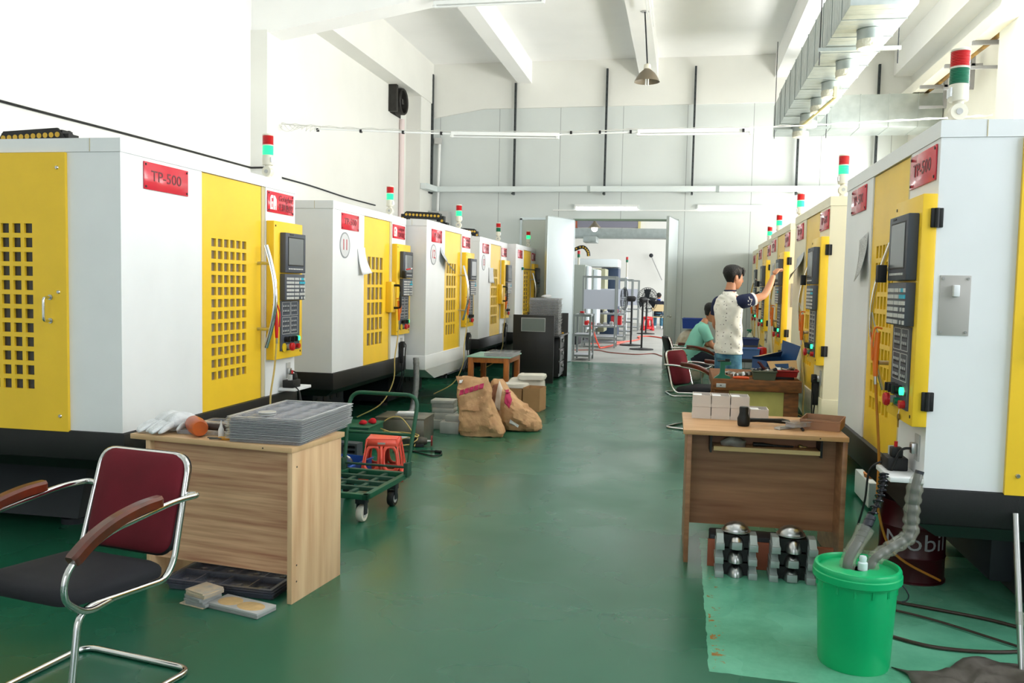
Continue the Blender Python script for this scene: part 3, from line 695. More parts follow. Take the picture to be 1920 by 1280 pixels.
# plates on the floor before the desk
PLTAN = M('board_offcut', (214, 190, 154), .6, rgb2=(160, 156, 150), vscale=20, stretch=(1, 1, 12)); PLG = M('grey_plate', (150, 152, 150), .5, var=.2, vscale=12)
GP = 'small square plates stacked on the floor'
zz = 0
for i in range(7):
    h = (.006, .014, .012, .014, .009, .011, .008)[i]; b = MB(); wdt = .125 if i else .15
    b.box((-wdt/2, -.06, 0), (wdt/2, .06, h), PLG if i in (1, 2, 3) else PLTAN, .001); o = b.build('board_plate')
    o.location = (-2.195+random.uniform(-.008, .008)-(.02 if i == 0 else 0), 3.665+random.uniform(-.006, .006), zz+.001); o.rotation_euler = (0, 0, -.35+random.uniform(-.12, .12)); zz += h
    tag(o, ('thin board plate lowest of the small floor stack, sticking out towards the chair', 'grey plate second from the floor in the small stack by the chair', 'grey plate third from the floor in the small stack by the chair', 'grey plate fourth from the floor in the small stack by the chair', 'tan plate third from the top of the small stack by the chair', 'tan plate second from the top of the small stack by the chair', 'tan plate on top of the small stack by the chair')[i], 'plate', GP)
CORK = M('tan_patch', (206, 172, 120), .7, var=.2, vscale=20)
b = MB(); b.box((-.15, -.065, 0), (.15, .065, .014), PLG, .001); b.box((-.15, -.065, .0145), (.15, .065, .026), LGREY, .001)
b.lathe([(.055, .026), (.052, .0272), (0, .0275)], (-.07, 0, 0), CORK, 18, 1.15, .95); b.lathe([(.055, .026), (.052, .0272), (0, .0275)], (.06, -.005, 0), CORK, 18, 1.35, .9)
o = b.build('mould_plate'); o.location = (-1.985, 3.64, .001); o.rotation_euler = (0, 0, -.25); tag(o, 'flat grey plate with tan patches beside the small plate stack', 'plate')

# ---------------------------------------------------------------- green hand truck and coral stool
GRNP = M('green_cart_paint', (20, 92, 62), .4, rgb2=(34, 84, 64), vscale=12); GRND = M('green_cart_deck', (40, 78, 62), .5, var=.3, vscale=14)
t = thing('platform_trolley', 'green platform trolley with a folding tube handle by the pale oak desk', 'trolley', (-2.165, 5.12, 0), math.radians(-4))
CW, CDp = .5, .72
b = MB()
for x in (-.25, .21): b.box((x, 0, .165), (x+.04, CDp, .2), GRNP, .003)
for y in (0, CDp-.04): b.box((-.25, y, .165), (.25, y+.04, .2), GRNP, .003)
for y in (.2, .36, .52): b.box((-.21, y, .17), (.21, y+.035, .197), GRND, .002)
for x in (-.1, .07): b.box((x, .04, .172), (x+.03, CDp-.04, .19), GRND, .002)
b.build('deck', t)
b = MB(); b.tube(fillet([(.245, CDp-.05, .2), (.27, CDp+.1, .74), (-.27, CDp+.1, .74), (-.245, CDp-.05, .2)], .1, 7), .0145, GRNP, 12); b.tube([(.258, CDp+.03, .46), (-.258, CDp+.03, .46)], .011, GRNP, 10); h_ = b.build('push_handle', t)
b = MB(); b.tube([(.25, CDp-.04, .24), (-.25, CDp-.04, .24)], .009, GRND, 8)
for x in (-.25, .25): b.box((x-.016, CDp-.09, .18), (x+.016, CDp-.01, .28), GRND, .004)
b.build('hinge_bracket', h_)
WHT = M('white_caster_tread', (214, 210, 196), .6); 
for i, (x, y) in enumerate(((.17, .09), (.2, .52), (-.18, .09), (-.18, .62))):
    b = MB(); b.box((x-.035, y-.03, .12), (x+.035, y+.03, .165), SLATE, .003)
    for s_ in (-.028, .028): b.box((x+s_-.003, y-.02, .05), (x+s_+.003, y+.02, .14), SLATE)
    c = b.build('caster', t); q = MB(); q.T = Matrix.Translation((x, y, .055)) @ Matrix.Rotation(PI/2, 4, 'Y')
    tr_ = WHT if i in (0, 2) else BLKRUB; r_ = .055
    q.lathe([(.02, -.02), (r_-.006, -.022), (r_, -.012), (r_, .012), (r_-.006, .022), (.02, .02)], (0, 0, 0), tr_, 24); q.lathe([(0, -.024), (.03, -.023), (.03, .023), (0, .024)], (0, 0, 0), LGREY, 16); q.build('wheel', c)
CORAL = M('coral_stool_plastic', (250, 96, 78), .35)
def make_stool(label, loc, rz, m, name='plastic_stool'):
    b = MB(); H, T0, B0 = .32, .118, .17
    def corner(z): return B0+(T0-B0)*z/H
    for k in range(4):
        b.T = Matrix.Rotation(k*PI/2, 4, 'Z')
        def P(u, z, off=0): c = corner(z)-off; return (u*c, -c, z)
        cells = [(-.94, -.08, .08, .27), (.08, .94, .08, .27)]
        def quad(u0, u1, z0, z1): b.add([P(u0, z0), P(u1, z0), P(u1, z1), P(u0, z1)], [(0, 1, 2, 3)], m)
        quad(-1, -.94, 0, H); quad(.94, 1, 0, H); quad(-.08, .08, .08, .27); quad(-.94, .94, .27, H); quad(-.94, -.55, 0, .08); quad(.55, .94, 0, .08); quad(-.55, .55, .03, .08)
        for u0, u1, z0, z1 in cells:
            n = 20; uc, zc = (u0+u1)/2, (z0+z1)/2; o_, i_ = [], []
            for j in range(n):
                a = 2*PI*j/n; ca, sa = math.cos(a), math.sin(a); q = max(abs(ca), abs(sa))
                o_.append(P(uc+ca/q*(u1-u0)/2, zc+sa/q*(z1-z0)/2))
                i_.append(P(uc+math.copysign(abs(ca)**.7, ca)*(u1-u0)*.35, zc+math.copysign(abs(sa)**.7, sa)*(z1-z0)*.42))
            b.add(o_+i_, [(j, (j+1) % n, n+(j+1) % n, n+j) for j in range(n)], m)
    b.T = Matrix()
    b.loft([((0, 0, H-.004), T0*1.42, T0*1.42, PI/4), ((0, 0, H+.008), T0*1.40, T0*1.40, PI/4), ((0, 0, H+.014), T0*1.2, T0*1.2, PI/4)], m, 4, caps=True)
    b.box((-.03, -corner(.293)-.003, .285), (.03, -corner(.293)+.004, .3), LGREY)
    o = b.build(name, smooth=30); sd = o.modifiers.new('s', 'SOLIDIFY'); sd.thickness = .006; sd.offset = -1
    o.location = loc; o.rotation_euler = (0, 0, rz); tag(o, label, 'stool'); return o
make_stool('coral plastic stool standing behind the green trolley', (-2.29, 6.45, 0), .2, CORAL)
BLUEP = M('blue_crate_plastic', (44, 92, 176), .4)
def crate(name, label, loc, rz, w, d, h, m, th=.006, rim=.012, taper=.012, group=None, cat='crate'):
    b = MB()
    lo = [(-w/2+taper, -d/2+taper, 0), (w/2-taper, -d/2+taper, 0), (w/2-taper, d/2-taper, 0), (-w/2+taper, d/2-taper, 0)]; hi = [(-w/2, -d/2, h), (w/2, -d/2, h), (w/2, d/2, h), (-w/2, d/2, h)]
    def ins(p, k): return (p[0]-math.copysign(k, p[0]), p[1]-math.copysign(k, p[1]), max(p[2], th))
    vs = lo+hi+[ins(p, th) for p in lo]+[ins(p, th) for p in hi]
    fs = [(3, 2, 1, 0)]+[(i, (i+1) % 4, 4+(i+1) % 4, 4+i) for i in range(4)]+[(4+i, 4+(i+1) % 4, 12+(i+1) % 4, 12+i) for i in range(4)]+[(12+i, 12+(i+1) % 4, 8+(i+1) % 4, 8+i) for i in range(4)]+[(8, 9, 10, 11)]
    b.add(vs, fs, m)
    for i in range(4):
        p, q = Vector(hi[i]), Vector(hi[(i+1) % 4]); b.tube([p+(q-p).normalized()*.004+Vector((0, 0, -.008)), q-(q-p).normalized()*.004+Vector((0, 0, -.008))], rim*.6, m, 6)
    o = b.build(name, smooth=25); o.location = loc; o.rotation_euler = (0, 0, rz); return tag(o, label, cat, group)
crate('parts_crate', 'blue crate with steel discs on the floor beyond the trolley', (-2.62, 6.38, 0), -.1, .34, .46, .13, BLUEP)
for i, (x, y, r) in enumerate(((-2.54, 6.3, .055), (-2.6, 6.18, .06))):
    b = MB(); b.T = Matrix.Rotation((-1.2, -.35)[i], 4, 'X') @ Matrix.Rotation((.2, .3)[i], 4, 'Y'); b.lathe([(.012, -.006), (r-.004, -.008), (r, -.004), (r, .006), (r-.012, .008), (r-.015, .004), (.014, .004), (.012, .01), (0, .01)], (0, 0, 0), STEEL, 28)
    o = b.build('steel_disc'); o.location = (x, y, (.14, .09)[i]); tag(o, ('steel disc standing on edge in the blue crate', 'steel disc lying tilted in the blue crate')[i], 'disc', 'steel discs in the blue crate')
GRC = M('grey_cast_plastic', (72, 78, 84), .55)
b = MB(); b.holes(-.15, .15, 0, .15, -.05, .05, -.13, .13, .02, .13, 2, 3, .03, .015, GRC); b.box((-.15, .05, 0), (.15, .06, .15), GRC); o = b.build('slotted_block'); o.location = (-2.86, 7.03, 0); o.rotation_euler = (0, 0, -.1); tag(o, 'dark grey slotted casting on the floor behind the blue crate', 'casting')
GRT = M('green_tank_paint', (22, 92, 66), .45)
t = thing('coolant_tank', 'low green coolant tank under the machine numbered 11', 'tank', (-2.98, 7.5, 0), 0)
MB().box((-.3, -.2, 0), (.24, .2, .225), GRT, .006).build('tank_body', t); b = MB(); b.box((-.31, -.21, .225), (.25, .21, .24), GRT, .004); b.cyl((-.2, .1, .24), (-.2, .1, .3), .04, SLATE); b.build('tank_lid', t)
REDC = M('red_cloth', (206, 26, 40), .8, var=.2, vscale=20)
for i, (x, y, s_) in enumerate(((-2.84, 7.42, 0), (-2.78, 7.5, 3))):
    b = MB(); b.loft([((0, 0, .0), .03, .02, 0), ((.004, 0, .014), .045, .03, .3), ((.008, .004, .03), .038, .026, .5), ((.01, 0, .045+.012*i), .018, .014, .7)], REDC, 12, .012, 30, seed=s_); o = b.build('red_rag', smooth=60, sub=1); o.location = (x, y, .2415); tag(o, ('crumpled red rag on the green coolant tank, nearer the trolley', 'crumpled red rag on the green coolant tank, nearer the grey conduit')[i], 'rag', 'red rags on the green tank')
# steel box, hoses, grinder, conduit, blocks beyond
STB = M('stained_steel_box', (128, 128, 118), .35, metal=.55, var=.3, vscale=6)
b = MB(); b.box((-.24, -.2, 0), (.24, .2, .235), STB, .004); b.box((-.245, -.205, .235), (.245, .205, .25), STB, .003); o = b.build('steel_box'); o.location = (-2.64, 8.06, 0); o.rotation_euler = (0, 0, .05); tag(o, 'stained steel box on the floor under the machine numbered 11', 'box')
b = MB(); pts = []
for i in range(5*18): a = 2*PI*i/18; k = 1+.12*math.sin(i*.37); pts.append((-2.62+.19*k*math.cos(a)+.02*math.sin(i*.11), 7.7+.11*k*math.sin(a), .012+.0014*i+.05*max(0, math.sin(a*1.0+i*.05))))
b.tube(pts, .0055, HOSEY, 7); b.tube(smooth_pts([(-2.8, 7.72, .02), (-2.78, 7.78, .2), (-2.62, 7.8, .27), (-2.48, 7.78, .14), (-2.4, 7.75, .02)], 8), .0055, HOSEY, 7)
o = b.build('air_hose'); tag(o, 'pale yellow air hose coiled on the floor before the stained steel box', 'hose')
t = thing('die_grinder', 'grimy grinder with a red wheel on the floor by the coiled hose', 'grinder', (-2.38, 7.78, 0), .25)
b = MB(); b.tube([(-.09, 0, .045), (-.07, 0, .045), (.0, 0, .05), (.05, 0, .05)], [.03, .042, .045, .03], M('grimy_metal', (96, 92, 84), .5, metal=.5, var=.4, vscale=20), 14); b.box((-.06, -.05, 0), (.02, .05, .03), SLATE, .004); b.build('grinder_body', t)
b = MB(); b.cyl((.05, 0, .05), (.085, 0, .05), .012, STEEL); b.cyl((.085, 0, .055), (.1, 0, .055), .05, M('red_abrasive', (132, 50, 48), .8), n=24); b.build('grinding_wheel', t)
b = MB(); b.tube(smooth_pts([(-2.46, 7.74, .03), (-2.42, 7.55, .008), (-2.3, 7.44, .008), (-2.14, 7.34, .008), (-2.09, 7.42, .008), (-2.12, 7.52, .01), (-2.22, 7.55, .008), (-2.38, 7.5, .008), (-2.55, 7.42, .008)], 8), .006, BLKRUB, 7); b.cyl((-2.11, 7.5, .012), (-2.17, 7.52, .012), .016, BLKRUB); tag(b.build('power_cable'), 'black power cable looped on the floor in front of the grinder', 'cable')
WHB = M('white_cloth', (220, 222, 226), .8)
b = MB(); b.loft([((0, 0, 0), .09, .045, 0), ((.01, 0, .02), .085, .04, .1), ((.0, .01, .04), .05, .03, .3), ((0, 0, .05), .015, .012, .3)], WHB, 16, .014, 22, seed=5); o = b.build('white_rag', smooth=60, sub=1); o.location = (-2.52, 7.72, .075); tag(o, 'white rag lying on the coiled air hose by the grinder', 'rag')
FLEX = M('flexible_conduit_grey', (150, 152, 152), .45, metal=.4, var=.3, vscale=30)
P = smooth_pts([(-3.03, 9.62, .68), (-3.02, 9.61, .4), (-3.04, 9.58, .15), (-3.08, 9.5, .03), (-3.3, 9.35, .03)], 10)
b = MB(); b.tube(P, [.034+.003*(i % 2) for i in range(len(P))], FLEX, 12); tag(b.build('flexible_conduit'), 'grey corrugated conduit hanging at the far end of the machine numbered 11', 'conduit')
BLKM = M('grey_metal_block', (176, 178, 172), .5, metal=.2, var=.12, vscale=9)
spots = [(-2.45, 8.86, 0, .3, .24, .1), (-2.32, 8.62, 0, .2, .2, .12), (-2.45, 8.88, .1, .22, .2, .07), (-2.3, 8.66, .12, .16, .16, .06), (-2.47, 8.9, .17, .24, .2, .05), (-2.48, 8.92, .22, .24, .2, .05), (-2.48, 8.9, .27, .25, .2, .035)]
BL = ['widest grey block at the foot of the pile by the brown sack', 'grey block on the floor closest to the brown sack', 'grey block second up in the back column of the pile by the brown sack', 'small grey block on top of the front column by the brown sack', 'grey plate third up in the back column by the brown sack', 'grey plate fourth up in the back column by the brown sack', 'thin grey plate topmost in the back column by the brown sack']
for (x, y, z, a, d_, h), l in zip(spots, BL):
    b = MB(); b.box((-a/2, -d_/2, .0005), (a/2, d_/2, h-.0005), BLKM, .004); o = b.build('metal_block'); o.location = (x, y, z); o.rotation_euler = (0, 0, .05); tag(o, l, 'block', 'grey metal blocks beside the sacks')
b = MB(); b.box((-.1, -.07, 0), (.1, .07, .02), PLG, .002); b.box((-.08, -.04, .0205), (.1, .05, .035), PAPER, .002); o = b.build('white_parts_box'); o.location = (-2.62, 8.02, .251); o.rotation_euler = (0, 0, .2); tag(o, 'white flat box lying on the stained steel box', 'box')
# ---------------------------------------------------------------- paper sacks
KRAFT = M('kraft_paper', (216, 174, 130), .8, rgb2=(178, 134, 96), vscale=6, bump=.5, bscale=14); KRIN = M('sack_inside', (138, 92, 70), .9); SACKR = M('sack_print_magenta', (186, 48, 92), .7)
def ring_sack(mb, secs, n, m, na, ns, seed, sq=.6):
    mb.loft(secs, m, n, na, ns, caps=False, seed=seed, sq=sq)
def crumple(mb, secs, m, n, seed, amp, sq, k=4):
    """paper sack body: interpolated ring sections with ridged creases"""
    S_ = []
    for a, b_ in zip(secs[:-1], secs[1:]):
        for i in range(k):
            t_ = i/k; S_.append((Vector(a[0]).lerp(Vector(b_[0]), t_), a[1]+(b_[1]-a[1])*t_, a[2]+(b_[2]-a[2])*t_, a[3]+(b_[3]-a[3])*t_)+((a[4],) if len(a) > 4 else ()))
    S_.append(secs[-1]); o0 = len(mb.v); mb.loft(S_, m, n, caps=True, sq=sq)
    cen = sum((mb.v[i] for i in range(o0, len(mb.v))), Vector())/(len(mb.v)-o0)
    for i in range(o0, len(mb.v)):
        p = mb.v[i]; d = (p-cen).normalized(); q = p+Vector((seed*2.7, seed*1.3, seed))
        r = 0; f = 5.5; w_ = 1
        for o_ in range(4): r += w_*(1-2*abs(noise.noise(q*f))-.45); f *= 1.9; w_ *= .55
        z_ = p.z; mb.v[i] = p+d*amp*r+Vector(noise.noise_vector(q*9))*amp*.4
        if mb.v[i].z < .003: mb.v[i].z = .003
t = thing('paper_sack', 'tall crumpled brown paper sack standing open, with a magenta printed band', 'sack', (0, 0, 0))
b = MB(); Yc = 8.55
S1 = [((-1.97, Yc, .004), .2, .12, .05), ((-1.97, Yc, .06), .235, .14, .05), ((-1.99, Yc, .16), .205, .13, .03), ((-2.03, Yc+.01, .27), .17, .12, 0), ((-2.055, Yc+.02, .38), .165, .1, -.05), ((-2.07, Yc+.03, .47), .17, .085, -.08), ((-2.09, Yc+.05, .55), .175, .05, -.1), ((-2.1, Yc+.06, .575), .17, .022, -.1)]
crumple(b, S1, KRAFT, 56, 2, .03, .5); sk = b.build('sack_body', t, smooth=24)
def decal(name, quad, nrm, m, par, target, off=.004):
    """strip of print laid on the sack surface"""
    P0, P1, P2, P3 = [Vector(p) for p in quad]; N_ = 10; me_ = target.data; bvh = BVHTree.FromPolygons([v.co for v in me_.vertices], [tuple(p.vertices) for p in me_.polygons]); vs = []
    for j in range(N_+1):
        for i in range(N_+1):
            u, v = i/N_, j/N_; p = (P0*(1-u)+P1*u)*(1-v)+(P3*(1-u)+P2*u)*v; h, nn, ix, ds = bvh.ray_cast(p-Vector(nrm)*.6, Vector(nrm)); h = h if h is not None else p; vs.append(h-Vector(nrm)*off)
    f = MB(); f.add(vs, [(j*(N_+1)+i, j*(N_+1)+i+1, (j+1)*(N_+1)+i+1, (j+1)*(N_+1)+i) for j in range(N_) for i in range(N_)], m); o = f.build(name, par, smooth=60); sd = o.modifiers.new('s', 'SOLIDIFY'); sd.thickness = .003; return o
from mathutils.bvhtree import BVHTree
for i in range(5):
    u = i/5; x = -2.2+.25*u; z = .41+.085*u; decal('printed_letter', [(x, 8.5, z), (x+.043, 8.5, z+.015), (x+.043, 8.5, z+.065), (x, 8.5, z+.05)], (0, 1, 0), SACKR, sk, sk)
decal('torn_flap', [(-2.23, 8.5, .52), (-2.2, 8.5, .53), (-2.19, 8.5, .56), (-2.23, 8.5, .555)], (0, 1, 0), PAPER, sk, sk)
t = thing('paper_sack', 'slumped brown paper sack lying on its side with a torn white flap', 'sack', (0, 0, 0))
b = MB(); Yc = 9.0; ax = ((0, 1, 0), (0, 0, 1))
S2 = [((-1.44, Yc, .07), .03, .04, 0, ax), ((-1.49, Yc, .09), .13, .085, 0, ax), ((-1.59, Yc, .12), .18, .12, 0, ax), ((-1.7, Yc, .165), .19, .165, 0, ax), ((-1.79, Yc, .215), .17, .215, 0, ax), ((-1.86, Yc, .255), .15, .255, 0, ax), ((-1.93, Yc+.02, .27), .13, .26, 0, ax), ((-1.99, Yc+.03, .25), .09, .19, 0, ax)]
crumple(b, S2, KRAFT, 56, 9, .03, .7); sk = b.build('sack_body', t, smooth=24)
decal('torn_flap', [(-1.915, 8.8, .24), (-1.85, 8.8, .22), (-1.835, 8.8, .45), (-1.88, 8.8, .53)], (0, 1, 0), M('sack_white_flap', (214, 200, 186), .8), sk, sk)
decal('printed_band', [(-1.8, 8.8, .31), (-1.74, 8.8, .25), (-1.725, 8.8, .33), (-1.795, 8.8, .46)], (0, 1, 0), SACKR, sk, sk)
decal('sack_mouth', [(-2.0, 8.8, .3), (-1.925, 8.8, .22), (-1.89, 8.8, .5), (-1.95, 8.8, .48)], (0, 1, 0), KRIN, sk, sk)
decal('paper_tag', [(-1.74, 8.8, .1), (-1.65, 8.8, .05), (-1.64, 8.8, .075), (-1.73, 8.8, .14)], (0, 1, 0), PAPER, sk, sk)
# ---------------------------------------------------------------- wooden stand, cartons, black desk
PINE = M('orange_pine', (188, 112, 44), .45, rgb2=(150, 86, 36), vscale=5, stretch=(8, 8, 1))
t = thing('wooden_stand', 'low orange-brown wooden stand with a pale green top', 'table', (-2.52, 11.62, 0), 0)
b = MB(); b.box((-.3, -.42, .57), (.3, .42, .585), M('pale_green_sheet', (150, 196, 176), .4)); b.build('table_top', t)
b = MB()
for y in (-.4, .34): b.box((-.27, y, .5), (.27, y+.05, .57), PINE, .003)
for x in (-.28, .23): b.box((x, -.37, .5), (x+.05, .37, .57), PINE, .003)
b.build('apron', t)
for x in (-.28, .21):
    for y in (-.41, .34): MB().box((x, y, 0), (x+.07, y+.07, .57), PINE, .003).build('leg', t)
MB().box((-.25, -.36, .1), (.25, .36, .12), PINE).build('lower_shelf', t)
tr2 = tray_mb(.42, .62, .05, 4, 5, CLEAR).build('plastic_tray'); tr2.location = (-2.6, 11.22, .586); tag(tr2, 'clear tray on the low wooden stand', 'tray', 'trays on the wooden stand')
for i, (x, z, m_, l) in enumerate(((-2.72, .121, M('navy_cloth', (40, 44, 84), .8), 'navy bundle on the lower shelf of the wooden stand'), (-2.5, .121, M('brown_cloth', (84, 50, 44), .8), 'brown bundle on the lower shelf of the wooden stand'))):
    b = MB(); b.loft([((0, 0, 0), .1, .08, 0), ((0, 0, .05), .11, .09, .2), ((.01, 0, .1), .07, .06, .4), ((.01, 0, .13), .02, .02, .4)], m_, 16, .02, 12, seed=i+3); o = b.build('cloth_bundle', smooth=60, sub=1); o.location = (x, 11.5, z); tag(o, l, 'cloth bundle', 'bundles on the wooden stand')
b = MB(); b.lathe([(.022, 0), (.024, .004), (.024, .05), (.01, .062), (.01, .08), (0, .08)], (0, 0, 0), WAXW, 14); o = b.build('spray_bottle'); o.location = (-2.38, 11.36, .121); tag(o, 'small white bottle on the lower shelf of the wooden stand', 'bottle')
CARD = M('cardboard', (178, 138, 96), .8, var=.1, vscale=4); CARDIN = M('cardboard_inside', (142, 104, 72), .9)
def carton(label, loc, rz, w, d, h, open_=True):
    t = thing('cardboard_box', label, 'box', loc, rz, 'cardboard boxes beyond the sacks'); b = MB(); k = .004
    b.box((-w/2, -d/2, 0), (w/2, d/2, k), CARD)
    for q in (((-w/2, -d/2, 0), (w/2, -d/2+k, h)), ((-w/2, d/2-k, 0), (w/2, d/2, h)), ((-w/2, -d/2, 0), (-w/2+k, d/2, h)), ((w/2-k, -d/2, 0), (w/2, d/2, h))): b.box(q[0], q[1], CARD)
    b.build('carton', t); MB().box((-w/2+k, -d/2+k, k), (w/2-k, d/2-k, h*.62), CARDIN).build('contents', t); return t
carton('open cardboard box at the outer corner of the pair past the sacks', (-1.76, 10.5, 0), -.12, .215, .3, .29); carton('cardboard box next to the slumped sack, under white foam', (-2.0, 10.56, 0), -.1, .23, .3, .27)
FOAM = M('white_foam_wrap', (226, 224, 214), .8, var=.06, vscale=8)
for i, (x, y, z, a, d_, h, l) in enumerate(((-2.02, 10.6, .272, .3, .28, .05, 'pale foam block lying on the inner cardboard box'), (-1.92, 10.82, .0, .46, .25, .36, 'tall white foam pack behind the two cardboard boxes'), (-1.84, 10.78, .361, .34, .26, .06, 'loose white foam wrap on the tall foam pack'))):
    b = MB(); b.loft([((0, 0, 0), a/2, d_/2, 0), ((0, 0, h*.5), a/2+.01, d_/2, 0), ((0, 0, h*.9), a/2, d_/2, .02), ((0, 0, h), a*.42, d_*.42, .04)], FOAM, 24, .012, 10, seed=i, sq=.35); o = b.build('foam_pack', smooth=50); o.location = (x, y, z); tag(o, l, 'foam', 'foam packs by the cardboard boxes')
BDK = M('black_desk_laminate', (40, 38, 37), .35, var=.1, vscale=5)
t = thing('office_desk', 'black desk with drawers and a glass panel, carrying a tall tray stack', 'desk', (-2.62, 13.42, 0), 0)
b = MB(); b.box((0, 0, 0), (.66, .03, 1.085), BDK, .002); b.build('end_panel', t)
b = MB(); b.box((.13, -.004, .82), (.52, 0, 1.04), LGREY, .001); b.box((.14, -.006, .83), (.51, -.004, 1.03), M('frosted_panel', (120, 128, 124), .25)); b.build('glazed_panel', t)
MB().box((.0, 1.25, 0), (.72, 1.28, 1.09), BDK, .002).build('end_panel', t)
MB().box((.02, .03, .735), (.74, 1.25, .76), BDK, .002).build('desk_top', t)
b = MB(); b.box((.1, .6, .05), (.66, 1.22, .73), BDK, .002); ped = b.build('drawer_pedestal', t)
for i in range(3):
    q = MB(); q.box((.661, .62, .1+i*.21), (.675, 1.2, .29+i*.21), BDK, .002); q = q.build('drawer', ped); k = MB(); k.cyl((.675, .88, .22+i*.21), (.7, .88, .22+i*.21), .03, STEEL); k.build('drawer_pull', q)
tr3 = tray_mb(.5, .4, .028, 5, 4, CLEAR, CLRIM).build('plastic_tray'); GG = 'trays in the stack on the black desk'
for i in range(24):
    o = tr3 if i == 0 else tr3.copy()
    if i: COL.objects.link(o)
    o.location = (-2.41+random.uniform(-.006, .006), 13.62+random.uniform(-.006, .006), .7605+i*.0245); o.rotation_euler = (0, 0, random.uniform(-.015, .015)); tag(o, 'clear tray within the tall stack on the black desk', 'tray', GG)
o['label'] = 'clear tray topmost in the stack on the black desk'
b = MB(); b.loft([((0, 0, 0), .1, .07, 0), ((0, 0, .03), .09, .06, .2), ((.01, 0, .055), .04, .03, .4)], WHB, 16, .02, 14, seed=8); o = b.build('plastic_wrap', smooth=60, sub=1); o.location = (-2.16, 13.8, 1.353); tag(o, 'crumpled white wrap on top of the tall tray stack', 'wrap')
MB_ = MB(); MB_.box((-.04, -.012, 0), (.04, .012, .02), M('yellow_block', (236, 180, 40), .5), .003); o = MB_.build('tape_block'); o.location = (-1.95, 14.2, .761); tag(o, 'small yellow block on the aisle edge of the black desk', 'block')
# ================================================================ right side of the aisle
t = make_desk('brown laminate desk with white boxes and a black mallet on top', (.036, 4.883, 0), .012, .885, .7, .76, WALH, WALH, WALTOP, .022, .2, .18)
RZR = .012
def onR(x, y, z=.76): return Vector((.036+x-y*RZR, 4.883+y+x*RZR, z))
PLY = M('plywood_edge', (228, 204, 150), .5, rgb2=(176, 140, 90), vscale=4, stretch=(.5, .5, 120)); 
b = MB(); b.box((.17, .05, .645), (.745, .2, .664), WALTOP, .001); b.box((.17, .046, .643), (.745, .05, .667), PLY); 
k_ = b.build('keyboard_shelf', t)
b = MB()
for x in (.155, .752): b.box((x-.006, .05, .63), (x+.006, .2, .734), BLK)
b.build('shelf_runner', t)
for i, (x, l, m_, lab) in enumerate(((.28, .09, M('clear_wrap', (120, 116, 110), .3), 'crumpled clear wrap on the shelf under the desk top'), (.5, .22, BLK, 'long dark tool on the shelf under the desk top'), (.66, .05, CHROME, 'small shiny tool at the end of the shelf under the desk top'))):
    b = MB(); 
    if i == 0: b.loft([((0, 0, 0), .07, .03, 0), ((0, 0, .03), .075, .035, .2), ((0, 0, .05), .03, .02, .4)], m_, 14, .014, 22)
    else: b.tube([(-l/2, 0, .014), (-l/4, .004, .014), (0, 0, .012), (l/2, .01, .01)], [.013, .012, .007, .005], m_, 10)
    o = b.build('shelf_tool', smooth=50); o.location = onR(x, .1, .6655); tag(o, lab, 'tool', 'tools on the desk shelf')
# white boxes on the desk
CREAM = M('white_carton', (224, 214, 206), .6, var=.03, vscale=5); BXIN = M('carton_inside', (150, 140, 134), .8)
def white_box(label, loc, open_):
    w, d, h = .108, .155, .071; t = thing('small_white_box', label, 'box', loc, 0, 'small white boxes on the brown desk'); k = .003; b = MB()
    b.box((0, 0, 0), (w, d, k), CREAM)
    for q in (((0, 0, 0), (w, k, h)), ((0, d-k, 0), (w, d, h)), ((0, k, 0), (k, d-k, h)), ((w-k, k, 0), (w, d-k, h))): b.box(q[0], q[1], CREAM)
    b.build('box_body', t); b = MB(); b.box((-.002, -.002, -.0), (w+.002, 0, .02), CREAM); b.box((w, -.0, 0), (w+.002, d, .02), CREAM); b.box((-.002, 0, 0), (0, d, .02), CREAM); b.build('box_sleeve', t)
    b = MB(); b.box((.004, .02, h-.012), (.055, d-.02, h-.006), PAPER); b.box((.004, .004, .004), (w-.004, d-.004, .02), BXIN)
    for x, y in ((.07, .05), (.085, .09), (.065, .1)): b.ball((x, y, .046), .015, STEEL, 12)
    b.build('contents', t); return t
lb = {(0, 0): 'white box bottom left of the stack on the brown desk, under a white box', (1, 0): 'white box bottom row second along on the brown desk', (2, 0): 'white box bottom row third along on the brown desk', (3, 0): 'single-height white box at the end of the row behind the mallet handle', (0, 1): 'open white box top left of the stack on the brown desk', (1, 1): 'open white box in the middle of the top row on the brown desk', (2, 1): 'open white box at the right of the top row on the brown desk'}
for (i, j), l in lb.items(): white_box(l, onR(.058+i*.1135, .455-.004*i, .7605+j*.072), True)
t = thing('rubber_mallet', 'black rubber mallet lying on the brown desk', 'mallet', onR(.345, .24, .7605), .45)
b = MB(); b.lathe([(.03, 0), (.034, .005), (.036, .02), (.037, .045), (.03, .06), (.026, .075), (.027, .105), (.024, .112), (0, .112)], (0, 0, 0), BLKRUB, 20); b.build('head', t)
b = MB(); b.tube([(.0, 0, .035), (.08, -.01, .034), (.18, -.02, .03), (.24, -.02, .026), (.285, -.02, .02)], [.014, .011, .013, .016, .012], BLKRUB, 12); b.build('handle', t)
b = MB(); b.box((-.02, -.09, .001), (.02, .09, .013), LGREY, .002); b.box((-.014, -.085, .0135), (.014, .085, .016), STEEL); o = b.build('steel_caliper'); o.location = onR(.585, .22); o.rotation_euler = (0, 0, -.75); tag(o, 'flat steel tool lying across the brown desk under the mallet handle', 'tool')
o = tray_mb(.1, .22, .03, 2, 2, CLEAR).build('plastic_tray'); o.location = onR(.55, .19, .777); o.rotation_euler = (0, 0, -.85); tag(o, 'narrow clear case leaning between mallet and tan box', 'case')
